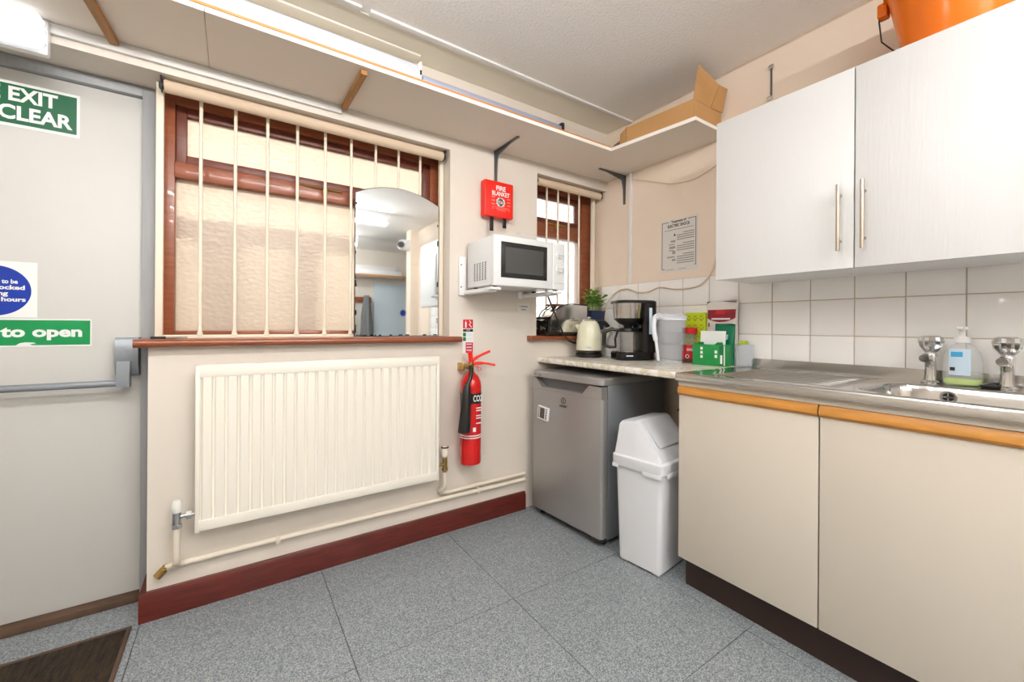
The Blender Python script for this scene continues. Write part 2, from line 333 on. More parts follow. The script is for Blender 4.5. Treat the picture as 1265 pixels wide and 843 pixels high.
def sill(r, x0, x1):
    prof = [(2.30, SILLZ-.03), (1.985, SILLZ-.03)]+[(1.985-.0145*math.sin(a), SILLZ-.0145-.0145*math.cos(a)) for a in [k*PI/6 for k in range(1, 6)]]+[(1.985, SILLZ), (2.30, SILLZ)]
    obj('window_sill', B().prism(prof, 'x', x0, x1), 'sillw', r, True)
sill(w1, -.300, 1.012); sill(w2, 1.475, D2-.002)
b = B(); y = 2.166   # stay on the long window's transom
b.tube([(.235, y, 1.762), (.33, y-.006, 1.757), (.44, y-.004, 1.756)], .005, 8); b.box(.352, .372, y-.01, y+.006, 1.725, 1.765, .003)
obj('window_stay', b, 'brass', w1, True)
b = B(); b.box(1.72, 1.90, 2.155, 2.168, 1.786, 1.797, .003); b.box(1.80, 1.82, 2.155, 2.17, 1.76, 1.79, .003); obj('window_stay', b, 'brass', w2, True)
def grille(name, label, xs, x0, x1, y):
    r = thing(name, label, 'window bars', ((x0+x1)/2, y, SILLZ), 0, 'cream security bars')
    b = B(); b.box(x0, x0+.024, y-.012, y+.012, SILLZ, SOF-.002, .003); b.box(x1-.024, x1, y-.012, y+.012, SILLZ, SOF-.002, .003); obj_split('upright', b, 'bars', r, True)
    obj('bottom_rail', B().box(x0+.024, x1-.024, y-.005, y+.005, SILLZ, SILLZ+.014, .002), 'bars', r, True)
    obj('top_rail', B().box(x0+.024, x1-.024, y-.005, y+.005, SOF-.03, SOF-.002, .002), 'bars', r, True)
    for x in xs:
        b = B().lathe([(.0115, SILLZ+.012), (.0075, SILLZ+.03), (.0065, SILLZ+.05), (.0065, SOF-.03)], (x, y, 0), 12); obj('bar', b, 'bars', r, True)
grille('security_bars', 'row of cream metal bars across the wide window', [-.116+.1174*k for k in range(9)], -.256, .956, 2.112)
grille('security_bars', 'cream metal bars across the narrow window by the sink wall', [1.597+.0955*k for k in range(5)], 1.548, 2.125, 2.112)
def blind(label, x0, x1):
    r = thing('roller_blind', label, 'roller blind', ((x0+x1)/2, 2.06, 1.99)); zc = 2.013
    obj('roll', B().cyl((x0+.012, 2.06, zc), (x1-.012, 2.06, zc), .0235, n=24), 'roll', r, True)
    for x in (x0, x1-.004):
        b = B().box(x, x+.004, 2.04, 2.085, 1.995, SOF-.001, .001); b.cyl((x-.004 if x == x0 else x+.008, 2.06, zc), (x+.012 if x == x0 else x-.008, 2.06, zc), .014); obj('bracket', b, 'dgrey', r, True)
blind('rolled up beige blind above the wide barred window', -.238, .940)
blind('rolled up beige blind above the narrow window', 1.556, 2.135)
# ------------------------------------------------------------------ exit door
dr = sroot('door_1', 'off white fire exit door in a grey frame', 'door', (-.74, 2.21, 0))
b = B(); b.box(-.307, -.2615, 2.185, 2.28, 0, SOF-.002, .002); b.box(-1.198, -1.152, 2.185, 2.28, 0, SOF-.002, .002); b.box(-1.152, -.307, 2.185, 2.28, 2.005, SOF-.002, .002)
obj('door_frame', b, 'jamb', dr, True)
obj('door_leaf', B().box(-1.15, -.309, 2.21, 2.255, .03, 2.003, .002), 'door', dr, True)
obj('threshold', B().box(-1.152, -.285, 2.17, 2.26, 0, .028, .004), 'thresh', dr, True)
pb = obj('push_bar', B().tube([(-1.12, 2.14, .872), (-.36, 2.14, .872)], .013, 16), 'pushbar', dr, True)
for xc in (-.345, -1.12):
    b = B().prism([(2.209, 1.045), (2.165, 1.045), (2.158, 1.035), (2.15, .945), (2.17, .90), (2.209, .895)], 'x', xc-.034, xc+.034)
    obj('housing', b, 'pushbar', pb, True)
    b = B().prism([(2.165, .955), (2.135, .955), (2.118, .885), (2.122, .858), (2.155, .855), (2.165, .87)], 'x', xc-.024, xc+.014); obj('lever_arm', b, 'pushbar', pb, True)
# ------------------------------------------------------------------ signs on the door
SY = 2.2095
s = thing('safety_sign', 'dark green FIRE EXIT KEEP CLEAR sign on the door', 'sign', (-.715, SY, 1.877))
obj('backing', B().box(-.888, -.488, SY-.001, SY, 1.798, 1.958), 'print_w', s, True)
obj('panel', B().box(-.880, -.496, SY-.0018, SY-.001, 1.809, 1.948), 'green_s', s, True)
text('FIRE EXIT', .068, (-.670, SY-.0022, 1.912), FY, 'print_w', s, width=.246, bold=.0022)
text('KEEP CLEAR', .068, (-.676, SY-.0022, 1.846), FY, 'print_w', s, width=.332, bold=.0022)
s = thing('safety_sign', 'blue disc sign with white words on the exit door', 'sign', (-.697, SY, 1.213))
obj('backing', B().box(-.80, -.594, SY-.001, SY, 1.119, 1.318), 'print_w', s, True)
obj('disc', B().lathe([(.0885, 0), (.0885, .0008)], n=64).xf(Matrix.Translation((-.697, SY-.0018, 1.2135)) @ Matrix.Rotation(PI/2, 4, 'X') @ Matrix.Translation((0, 0, -.0008))), 'blue', s, True)
for i, (tx, wd) in enumerate((('This door to be', .112), ('kept unlocked', .146), ('during', .065), ('business hours', .150))):
    text(tx, .021, (-.697, SY-.0028, 1.246-.0212*i), FY, 'print_w', s, width=wd, bold=.0007)
s = thing('safety_sign', 'bright green push bar to open sign above the bar', 'sign', (-.70, SY, 1.064))
obj('backing', B().box(-.946, -.452, SY-.001, SY, 1.013, 1.115), 'print_w', s, True)
hp = [(-.942, 1.019), (-.645, 1.019), (-.636, 1.027), (-.622, 1.030), (-.602, 1.029), (-.596, 1.025), (-.612, 1.022), (-.606, 1.019), (-.456, 1.019), (-.456, 1.110), (-.942, 1.110)]
obj('panel', B().prism(hp, 'y', SY-.0018, SY-.001), 'green', s, True)
text('Push bar to open', .052, (-.698, SY-.0022, 1.066), FY, 'print_w', s, width=.44, bold=.002)
# mat well
s = thing('door_mat', 'dark brown coir mat sunk in a brown framed well', 'door mat', (-.70, 1.70, 0))
obj('mat_pile', B().box(-1.10, -.312, 1.38, 1.988, .0005, .007, .003), 'mat', s, True)
b = B(); b.box(-1.112, -.300, 1.988, 2.0, 0, .008, .002); b.box(-1.112, -.300, 1.368, 1.38, 0, .008, .002); b.box(-1.112, -1.10, 1.38, 1.988, 0, .008, .002); b.box(-.312, -.300, 1.38, 1.988, 0, .008, .002)
obj('mat_frame', b, 'thresh', s, True)
# ------------------------------------------------------------------ shelf
ZS = 2.107
s = thing('corner_shelf', 'L shaped cream wall shelf running below the ceiling', 'shelf', (0, 1.8, ZS))
obj('board', B().box(XL, -.0865, 1.659, D1-.001, ZS, ZS+.02), 'shelf', s, True)
obj('board', B().prism([(-.0845, 1.659), (1.787, 1.645), (1.853, 1.165), (D2-.001, 1.165), (D2-.001, D1-.001), (-.0845, D1-.001)], 'z', ZS, ZS+.02), 'shelf', s, True)
b = B(); b.box(XL, -.0865, 1.655, 1.659, ZS-.001, ZS+.016); b.prism([(-.0845, 1.655), (1.784, 1.641), (1.787, 1.645), (-.0845, 1.659)], 'z', ZS-.001, ZS+.016)
b.prism([(1.784, 1.641), (1.849, 1.161), (1.853, 1.165), (1.788, 1.645)], 'z', ZS-.001, ZS+.016); b.prism([(1.849, 1.161), (D2-.001, 1.161), (D2-.001, 1.165), (1.853, 1.165)], 'z', ZS-.001, ZS+.016)
obj('front_edging', b, 'shelf_edge', s, True)
b = B().prism([(XL, 1.656), (1.783, 1.642), (1.785, 1.646), (XL, 1.660)], 'z', ZS+.016, ZS+.024); obj('wood_lip', b, 'brown_edge', s, True)
for lab, x, x2, y0 in (('wooden batten under the shelf above the exit door', -.358, -.385, 1.66), ('wooden batten under the shelf above the window bars', .413, .42, 1.675)):
    dx = x2-x
    b = B().prism([(x-.012, D1-.02), (x+.012, D1-.02), (x2+.012, y0), (x2-.012, y0)], 'z', ZS-.02, ZS-.001); tag(obj('shelf_batten', b, 'stick'), lab, 'batten')
def bracket(lab, base, horiz, zl, hl):
    r = thing('shelf_bracket', lab, 'bracket', base, 0, 'grey steel shelf brackets'); h = Vector(horiz); p = Vector(base); side = Vector((h.y, -h.x, 0))*.011
    def arm(a, b_, w0, w1, n):
        q = B(); q.loft([[a-side*w0, a+side*w0, a+side*w0+n, a-side*w0+n], [b_-side*w1, b_+side*w1, b_+side*w1+n, b_-side*w1+n]]); return q
    obj('wall_arm', arm(p+h*.0005, p+Vector((0, 0, -zl))+h*.0005, 1.1, .7, h*.006), 'bracket', r, True)
    obj('shelf_arm', arm(p+Vector((0, 0, -.001)), p+h*hl+Vector((0, 0, -.001)), 1.1, .6, Vector((0, 0, -.006))), 'bracket', r, True)
    q = B().prism([(0, 0), (hl*.85, 0), (.03, -.03), (0, -zl*.8)], 'y', -.002, .002); q.xf(Matrix(((h.x, -h.y, 0, p.x), (h.y, h.x, 0, p.y), (0, 0, 1, p.z-.004), (0, 0, 0, 1)))); obj('web', q, 'bracket', r, True)
bracket('grey shelf bracket above the red fire blanket box', (1.243, D1-.0005, ZS-.0005), (0, -1, 0), .185, .23)
bracket('grey shelf bracket on the peach wall beside the white conduit', (D2-.0005, 1.862, ZS-.0005), (-1, 0, 0), .19, .24)
# fluorescent batten and track lying on the shelf
s = thing('fluorescent_batten', 'unlit white fluorescent batten lying along the shelf front', 'light fitting', (0, 1.70, ZS+.02))
prof = [(1.668, ZS+.0205), (1.668, ZS+.056), (1.676, ZS+.060), (1.678, ZS+.082), (1.688, ZS+.088), (1.692, ZS+.106), (1.705, ZS+.118), (1.735, ZS+.120), (1.745, ZS+.0205)]
obj('body', B().prism(prof, 'x', -1.0, .645), mat('batten_enamel', (196, 200, 206), .4), s, True)
obj('seam', B().box(-.99, .62, 1.6675, 1.668, ZS+.040, ZS+.042), 'pale', s, True)
b = B(); b.box(.6455, .655, 1.667, 1.742, ZS+.021, ZS+.112, .002); obj('end_cap', b, 'white', s, True)
obj('end_slot', B().box(.646, .654, 1.6655, 1.667, ZS+.055, ZS+.075), 'black', s, True)
s = thing('curtain_track', 'long silvery blue metal track lying along the shelf', 'track', (1.0, 1.68, ZS+.02))
b = B()
for k, (dy, dz) in enumerate(((0, .0085), (.012, .0145), (.024, .0205))): b.box(.66, 1.435, 1.668+dy, 1.678+dy, ZS+.0245, ZS+.042+dz*1.6, .002)
obj('rail', b, 'trackblue', s, True); obj('end_stop', B().box(1.436, 1.456, 1.668, 1.702, ZS+.0245, ZS+.078, .003), 'black', s, True)
# cardboard box
s = thing('cardboard_box', 'long open cardboard box with raised flap on the corner shelf', 'box', (2.0, 1.4, ZS+.02)); z0 = ZS+.0205
def sheet(b, pts, n, th=.004): n = Vector(n)*th; b.loft([[Vector(p) for p in pts], [Vector(p)+n for p in pts]]); return b
P = lambda x, y, z: (x, y, z0+z)
b = B(); sheet(b, [P(1.842, 1.58, 0), P(1.878, 1.195, 0), P(1.878, 1.195, .105), P(1.842, 1.58, .105)], (1, 0, 0)); sheet(b, [P(2.13, 1.58, 0), P(2.13, 1.195, 0), P(2.13, 1.195, .105), P(2.13, 1.58, .105)], (1, 0, 0))
sheet(b, [P(1.882, 1.195, 0), P(2.13, 1.195, 0), P(2.13, 1.195, .105), P(1.882, 1.195, .105)], (0, 1, 0)); sheet(b, [P(1.845, 1.58, 0), P(2.13, 1.58, 0), P(2.13, 1.195, 0), P(1.882, 1.195, 0)], (0, 0, 1))
obj('tray', b, 'card', s, True)
b = B(); sheet(b, [P(1.884, 1.194, .106), P(2.03, 1.194, .106), P(2.05, 1.16, .215), P(1.884, 1.168, .262)], (0, 1, 0)); sheet(b, [P(2.035, 1.194, .106), P(2.13, 1.185, .106), P(2.142, 1.165, .225), P(2.055, 1.16, .215)], (0, 1, 0)); obj('end_flap', b, 'card', s, True)
b = B(); sheet(b, [P(1.846, 1.585, .0), P(1.842, 1.585, .105), P(1.852, 1.635, .08), P(1.848, 1.64, .004)], (1, 0, 0)); sheet(b, [P(1.845, 1.585, .106), P(1.89, 1.585, .118), P(1.92, 1.62, .11), P(1.85, 1.635, .082)], (0, 0, 1)); obj('torn_flap', b, 'card', s, True)
obj('torn_side', sheet(B(), [P(1.81, 1.67, .001), P(1.86, 1.645, .001), P(1.865, 1.645, .06), P(1.835, 1.66, .035)], (0, 1, 0)), 'carddark', s, True)
b = B()
for k in range(5): b.lathe([(.005, 0), (.035, .02), (.04, .05), (.02, .075), (.003, .08)], (1.96+.03*(k % 2), 1.26+.06*k, z0+.03+.012*(k % 3)), 9)
obj('plastic_wrap', b, 'film', s, True)
# bulkhead light
s = thing('bulkhead_light', 'lit white bulkhead emergency light above the exit door', 'emergency light', (-.70, D1-.04, 2.05))
obj('housing', B().box(-.885, -.515, D1-.03, D1-.001, 1.985, 2.103, .008), 'white', s, True)
obj('diffuser', B().box(-.880, -.520, D1-.092, D1-.03, 1.99, 2.100, .022, 4), 'bulk', s, True)
b = B()
for z in (2.01, 2.05, 2.08): b.cyl((-.519, D1-.05, z), (-.515, D1-.05, z), .005, n=10)
obj_split('clip', b, 'white', s, True)
# ------------------------------------------------------------------ ceiling lamps behind the camera
def tubelight(lab, xc, yc, dp=0):
    ZC = globals()['ZC']-dp
    r = thing('ceiling_light', lab, 'ceiling light', (xc, yc, ZC-.09), 0, 'fluorescent ceiling lights')
    obj('batten', B().box(xc-.77, xc+.77, yc-.028, yc+.028, ZC-.06, ZC-.001, .004), 'white', r, True)
    obj('tube', B().cyl((xc-.74, yc, ZC-.13), (xc+.74, yc, ZC-.13), .019, n=16), 'tube', r, True)
    if dp: obj_split('hanger', B().cyl((xc-.5, yc, ZC-.002), (xc-.5, yc, ZC+dp-.0005), .006).cyl((xc+.5, yc, ZC-.002), (xc+.5, yc, ZC+dp-.0005), .006), 'white', r, True)
    b = B()
    for d in (-.755, .755): b.box(xc+d-.012, xc+d+.012, yc-.02, yc+.02, ZC-.153, ZC-.06, .003)
    obj_split('lamp_holder', b, 'white', r, True)
tubelight('fluorescent ceiling light nearest the window wall', -.15, .52, .15)
tubelight('lit fluorescent ceiling light reflected in the mirror', .77, -.80)
tubelight('added unseen fluorescent fill light towards the rear of the room', .77, -2.3)  # added out of view to make the room brighter and more even
# ------------------------------------------------------------------ wall tiles
b = B().box(D2-.003, D2-.0005, -1.0, 2.154, .90, 1.382); g = obj('grout', b, 'grout', wr)
PY, PZ = .159, .1575
tb = B().box(D2-.0062, D2-.003, .0018, PY-.0018, .0018, PZ-.0018, .0015, 2).bm; tme = bpy.data.meshes.new('tile'); tb.to_mesh(tme); tb.free()
for p in tme.polygons: p.use_smooth = True
tme.set_sharp_from_angle(angle=.6); tme.materials.append(M['tile'])
for k in range(-13, 7):
    y = 1.105+k*PY
    if y+PY > 2.17: continue
    for j in range(3):
        t = bpy.data.objects.new('tile', tme); C.objects.link(t); t.parent = wr; t.location = (0, y, .909+j*PZ)
# ------------------------------------------------------------------ radiator
RX0, RX1, RZ0, RZ1, RY = -.119, .866, .315, .944, 1.935
s = thing('radiator', 'cream ribbed panel radiator under the wide window', 'radiator', ((RX0+RX1)/2, RY, RZ0))
n = 24; b = B(); pts = []; wx = (RX1-RX0-.03)/n
for k in range(n):
    a = RX0+.015+k*wx
    for fx, dy in ((.0, .010), (.10, .010), (.22, 0), (.86, 0), (.98, .010)): pts.append((a+fx*wx, RY+dy))
pts.append((RX1-.015, RY+.010))
rings = []
for z, k in ((RZ0+.045, 1.0), (RZ0+.062, 0), (RZ1-.062, 0), (RZ1-.045, 1.0)):
    rings.append([Vector((x, y if k == 0 else RY+.001, z)) for x, y in pts])
b.loft(rings, cap=False, closed=False)
obj('fluted_panel', b, 'rad', s, True, 40)
b = B(); b.box(RX0, RX1, RY+.0105, RY+.026, RZ0, RZ1, .003); b.box(RX0, RX0+.016, RY, RY+.02, RZ0, RZ1, .004); b.box(RX1-.016, RX1, RY, RY+.02, RZ0, RZ1, .004)
b.box(RX0+.01, RX1-.01, RY-.002, RY+.012, RZ0+.004, RZ0+.046, .005); b.box(RX0+.01, RX1-.01, RY-.002, RY+.012, RZ1-.046, RZ1-.004, .005)
obj('casing', b, 'rad', s, True)
b = B()
for x in (RX0+.12, RX1-.12): b.box(x-.015, x+.015, RY+.026, D1-.001, RZ0+.05, RZ0+.12); b.box(x-.015, x+.015, RY+.026, D1-.001, RZ1-.14, RZ1-.06)
obj_split('wall_bracket', b, 'rad', s, True)
b = B(); b.cyl((RX0+.001, RY+.018, .385), (-.172, RY+.018, .385), .008); b.cyl((-.128, RY+.018, .385), (-.144, RY+.018, .385), .016, n=6)
b.cyl((-.172, RY+.018, .347), (-.172, RY+.018, .403), .0135); b.cyl((-.172, RY+.018, .345), (-.172, RY+.018, .36), .017, n=6); v = obj('radiator_valve', b, 'chrome', s, True)
obj('valve_cap', B().lathe([(.015, 0), (.0175, .008), (.017, .03), (.013, .044), (.006, .046)], (-.172, RY+.018, .403), 16), 'tapwhite', v, True)
b = B(); b.cyl((RX1-.001, RY+.018, .385), (.905, RY+.018, .385), .008); b.cyl((.905, RY+.018, .35), (.905, RY+.018, .42), .0125); b.cyl((.905, RY+.018, .352), (.905, RY+.018, .366), .016, n=6); v = obj('radiator_valve', b, 'brass', s, True)
b = B(); b.lathe([(.012, 0), (.019, .01), (.019, .045), (.015, .055)], (.905, RY+.018, .422), 18); vc = obj('valve_cap', b, 'pipe', v, True)
obj('valve_ring', B().lathe([(.0195, 0), (.0195, .006)], (.905, RY+.018, .470), 18), 'black', v, True)
yp = RY+.018
s = thing('heating_pipe', 'cream painted pipe run along the wall below the radiator', 'pipe', (.6, yp+.04, .2))
obj('pipe_run', B().tube(smooth_path([(-.172, yp, .345), (-.172, yp+.004, .23), (-.168, yp+.03, .198), (-.12, D1-.02, .188), (.1, D1-.02, .19), (.7, D1-.02, .187), (1.45, D1-.02, .182)], 8), .0115, 12), 'pipe', s, True)
obj('pipe_branch', B().tube(smooth_path([(.905, yp, .345), (.907, yp+.004, .27), (.90, D1-.03, .232), (.94, D1-.02, .215), (1.1, D1-.02, .217), (1.45, D1-.02, .218)], 8), .0105, 12), 'pipe', s, True)
b = B()
for x in (.16, 1.13): b.box(x-.009, x+.009, D1-.034, D1-.001, .172, .203, .003)
obj_split('pipe_clip', b, 'pipe', s, True)
b = B(); b.tube(smooth_path([(-.165, D1-.02, .190), (-.20, D1-.022, .188), (-.225, D1-.024, .172)], 5), .010, 10); obj('pipe_stub', b, 'pipe', s, True)
b = B(); b.cyl((-.212, D1-.023, .180), (-.232, D1-.025, .160), .014, n=10); b.cyl((-.205, D1-.022, .19), (-.215, D1-.023, .178), .012, n=6); obj('drain_cock', b, 'brass', s, True)
# ------------------------------------------------------------------ extinguisher
EX, EY = 1.053, D1-.072
s = thing('fire_extinguisher', 'red carbon dioxide fire extinguisher with black horn on the wall', 'fire extinguisher', (EX, EY, .366))
obj('cylinder', B().lathe([(.045, .366), (.054, .369), (.056, .38), (.056, .775), (.052, .805), (.040, .832), (.022, .848), (.018, .856)], (EX, EY, 0), 40), 'red', s, True)
obj('label_band', B().lathe([(.0565, .69), (.0565, .745)], (EX, EY, 0), 40, cap=False), 'black', s, True)
b = B(); b.lathe([(.0565, .508), (.0565, .514)], (EX, EY, 0), 40, cap=False); b.lathe([(.0565, .520), (.0565, .526)], (EX, EY, 0), 40, cap=False); obj('print_stripe', b, 'print_w', s, True)
tx = text('CO2', .046, (EX+.010, EY-.0575, .717), FY, 'print_w', s, width=.052, bold=.0006)
for z in (.665, .652, .625, .612, .585): obj('print_line', B().box(EX+.002, EX+.032, EY-.0575, EY-.0515, z, z+.005), 'print_w', s, True)
b = B().box(EX-.016, EX+.0, EY-.0585, EY-.054, .545, .567); obj('print_patch', b, 'print_w', s, True)
b = B(); b.cyl((EX, EY, .852), (EX, EY, .905), .015); b.box(EX-.028, EX+.012, EY-.013, EY+.013, .868, .898, .004); b.cyl((EX-.02, EY-.012, .885), (EX-.02, EY-.03, .885), .011); obj('valve', b, 'brass', s, True)
b = B(); b.tube(smooth_path([(EX-.01, EY, .902), (EX+.04, EY-.01, .935), (EX+.105, EY-.02, .962)], 6), [.009]*6+[.007]*7, 10); b.tube(smooth_path([(EX-.012, EY, .895), (EX+.07, EY-.015, .898), (EX+.135, EY-.025, .885)], 6), [.009]*6+[.006]*7, 10)
b.cyl((EX+.0, EY, .90), (EX-.008, EY-.004, .962), .0125); obj('lever', b, 'redb', s, True)
b = B(); b.box(EX-.046, EX-.030, EY+.01, EY+.07, .86, .90, .003); obj('wall_hook', b, 'brass', s, True)
b = B(); b.tube(smooth_path([(EX-.02, EY-.028, .885), (EX-.022, EY-.045, .86), (EX-.040, EY-.060, .82), (EX-.056, EY-.062, .79)], 6), .010, 12); obj('hose', b, 'black', s, True)
b = B(); b.tube([(EX-.056, EY-.062, .795), (EX-.057, EY-.062, .775), (EX-.072, EY-.066, .565), (EX-.072, EY-.066, .555)], [.015, .021, .032, .033], 24); obj('discharge_horn', b, 'black', s, True)
b = B(); b.tube([(EX+.01, EY-.016, .885), (EX+.045, EY-.022, .875), (EX+.05, EY-.022, .86), (EX+.035, EY-.02, .858), (EX+.03, EY-.02, .885)], .002, 6); obj('safety_tag', b, 'redb', s, True)
s = thing('extinguisher_sign', 'narrow red and white instruction sign above the extinguisher', 'sign', (1.071, D1-.001, 1.045)); yy = D1-.0015
obj('backing', B().box(1.038, 1.104, yy, D1-.0002, .948, 1.137), 'print_w', s, True)
obj('red_panel', B().box(1.040, 1.102, yy-.0006, yy, 1.085, 1.135), 'redm', s, True)
obj('red_text_block', B().box(1.057, 1.102, yy-.0006, yy, .950, 1.008), 'redm', s, True)
obj('black_band', B().box(1.040, 1.102, yy-.0006, yy, 1.067, 1.081), 'black', s, True)
text('CO2', .012, (1.071, yy-.001, 1.074), FY, 'print_w', s, width=.022)
for z in (1.016, 1.041): obj('green_panel', B().box(1.040, 1.058, yy-.0006, yy, z, z+.021), 'gbox2', s, True)
b = B(); b.lathe([(.0055, 1.090), (.006, 1.118), (.003, 1.124), (.003, 1.131)], (1.057, yy-.0002, 0), 8, sy=.15); b.tube([(1.078, yy-.0008, 1.129), (1.088, yy-.0008, 1.117), (1.077, yy-.0008, 1.107), (1.092, yy-.0008, 1.092)], .003, 6); obj('pictogram', b, 'print_w', s, True)
for z in (1.021, 1.028, 1.046, 1.053): obj('print_line', B().box(1.064, 1.096, yy-.0006, yy, z, z+.0025), 'pale', s, True)
for z in (.997, .980, .964): obj('print_line', B().box(1.061, 1.094, yy-.0010, yy-.0006, z-.002, z+.004), 'pale', s, True)
# fire blanket
BX0, BX1, BZ0, BZ1, BYF = 1.140, 1.330, 1.712, 1.913, D1-.058
s = thing('fire_blanket', 'red FIRE BLANKET box with two black pull tabs', 'fire blanket', (1.24, D1-.03, BZ0))
obj('case', B().box(BX0, BX1, BYF, D1-.008, BZ0, BZ1, .007, 3), 'redb', s, True)
for x in (1.19, 1.275): obj('pull_tab', B().box(x-.012, x+.012, BYF+.008, BYF+.013, BZ0-.055-(.025 if x < 1.2 else 0), BZ0+.002, .001), 'black', s, True)
text('FIRE', .036, (1.243, BYF-.001, 1.873), FY, 'print_w', s, width=.062, bold=.0008); text('BLANKET', .034, (1.243, BYF-.001, 1.842), FY, 'print_w', s, width=.116, bold=.0007)
b = B(); random.seed(2)
for k in range(9): a = k*.7; b.box(1.243+.018*math.cos(a)-.011, 1.243+.018*math.cos(a)+.011, BYF-.001, BYF, 1.797+.017*math.sin(a)-.008, 1.797+.017*math.sin(a)+.008)
obj('print_emblem', b, 'print_w', s, True)
PK = mat('print_pink', (240, 130, 120), .5); M['pink'] = PK
b = B()
for k in range(3): b.box(1.183, 1.205, BYF-.0008, BYF, 1.818-.020*k, 1.826-.020*k); b.box(1.285, 1.308, BYF-.0008, BYF, 1.818-.018*k, 1.824-.018*k)
for k in range(3): b.box(1.20+.01*k, 1.295-.01*k, BYF-.0008, BYF, 1.766-.008*k, 1.769-.008*k)
for x in (1.189, 1.297): b.box(x, x+.005, BYF-.0008, BYF, 1.752, 1.768)
obj('print_line', b, 'pink', s, True)
# paper note
s = tag(obj('paper_note', B().box(1.405, 1.490, D1-.0012, D1-.0003, 1.176, 1.238), 'paper'), 'small white paper note below the microwave', 'note')
for x0, x1, z in ((1.418, 1.426, 1.214), (1.43, 1.478, 1.214), (1.43, 1.465, 1.196)): obj('print_line', B().box(x0, x1, D1-.0016, D1-.0012, z, z+.008), 'print_g', s)
# ------------------------------------------------------------------ mirror and pen on the sill
MX0, MX1, MZ0, MZ1 = .483, .922, SILLZ+.001, 1.748; my = 2.088
s = thing('mirror', 'frameless arched mirror with worn edges propped on the sill', 'mirror', ((MX0+MX1)/2, my, MZ0))
def arch(ins):
    q = [(MX0+ins, MZ0+ins), (MX1-ins, MZ0+ins)]
    for k in range(15):
        t = k/14; x = MX1-ins+(MX0-MX1+2*ins)*t; q.append((x, MZ1-ins+.056*(1-(2*t-1)**2)))
    return q
obj('backing', B().prism(arch(0), 'y', my, my+.006), 'dgrey', s, True)
obj('mirror_glass', B().prism(arch(.0035), 'y', my-.004, my), 'mirror', s, True)
b = B(); random.seed(8)
for k in range(34):
    if k % 2: x = MX0+.0035+random.random()*.43; z = MZ0+.004
    else: x = random.choice((MX0+.0035, MX1-.010)); z = MZ0+.01+random.random()*.68
    b.box(x, x+random.uniform(.003, .007) if not k % 2 else x+random.uniform(.006, .02), my-.0045, my-.004, z, z+(random.uniform(.01, .03) if not k % 2 else .006))
obj_split('worn_patch', b, 'dgrey', s, True)
s = thing('pen', 'slim black and silver pen lying on the wide window sill', 'pen', (-.15, 2.02, SILLZ))
obj('barrel', B().tube([(-.24, 2.04, SILLZ+.0045), (-.15, 2.035, SILLZ+.0045)], .004, 10), 'chrome', s, True); obj('cap', B().tube([(-.26, 2.041, SILLZ+.005), (-.215, 2.0385, SILLZ+.005)], .0046, 10), 'black', s, True)
# ------------------------------------------------------------------ microwave
WX0, WX1, WY0, WY1, WZ0, WZ1 = 1.052, 1.512, 1.722, 2.005, 1.300, 1.553
s = thing('microwave_oven', 'white microwave oven with dark glass door and two dials', 'microwave', ((WX0+WX1)/2, 1.87, WZ0))
obj('casing', B().box(WX0+.002, WX1-.002, WY0+.03, WY1, WZ0+.004, WZ1-.003, .006), 'mwwhite', s, True)
dz = obj('door', B().box(WX0, 1.424, WY0, WY0+.03, WZ0, WZ1, .006, 3), 'mwwhite', s, True)
obj('door_window', B().box(1.093, 1.384, WY0-.003, WY0+.001, WZ0+.042, WZ1-.032, .002), 'mwframe', dz, True)
obj('glass', B().box(1.118, 1.358, WY0-.0036, WY0-.003, WZ0+.066, WZ1-.058), 'mwglass', dz, True)
obj('control_panel', B().box(1.4255, WX1, WY0, WY0+.03, WZ0, WZ1, .006, 3), 'mwwhite', s, True)
for z, r in ((WZ1-.065, .024), (WZ1-.14, .026)):
    k = obj('dial', B().lathe([(r, 0), (r, .004), (r*.8, .006), (r*.78, .016)], n=28).xf(Matrix.Translation((1.469, WY0, z)) @ Matrix.Rotation(PI/2, 4, 'X')), 'mwwhite', s, True)
    obj('dial_grip', B().box(1.469-r*.75, 1.469+r*.75, WY0-.022, WY0-.015, z-.004, z+.004, .002), 'mwwhite', k, True)
    b = B(); 
    for q in range(11):
        a = -.6+q*4.4/10; b.box(1.469+(r+.004)*math.cos(a)-.001, 1.469+(r+.004)*math.cos(a)+.001, WY0-.0006, WY0, z+(r+.004)*math.sin(a)-.001, z+(r+.004)*math.sin(a)+.001)
    obj('dial_mark', b, 'print_g', k, True)
obj('print_line', B().box(1.432, 1.505, WY0-.0005, WY0, WZ0+.034, WZ0+.0352), 'print_g', s, True)
b = B()
for i in range(5):
    for j in range(10): yv = 1.80+.028*i; zv = WZ0+.035+.0095*j; b.box(WX0+.0012, WX0+.0022, yv, yv+.013, zv, zv+.005)
obj('vent_slot', b, 'dgrey', s, True)
b = B()
for x in (WX0+.03, WX1-.04):
    for y in (WY0+.04, WY1-.05): b.cyl((x, y, WZ0-.008), (x, y, WZ0+.006), .012)
obj_split('foot', b, 'black', s, True)
s = thing('plate_cover', 'low clear plastic plate cover on top of the microwave', 'plate cover', (1.30, 1.87, WZ1+.0028))
obj('dome', B().lathe([(.125, -.0025), (.125, .002), (.118, .012), (.10, .036), (.06, .046), (.015, .048), (.012, .056)], n=36), 'clear', s)
s = thing('microwave_bracket', 'white steel wall bracket carrying the microwave', 'bracket', (1.28, 1.95, 1.27))
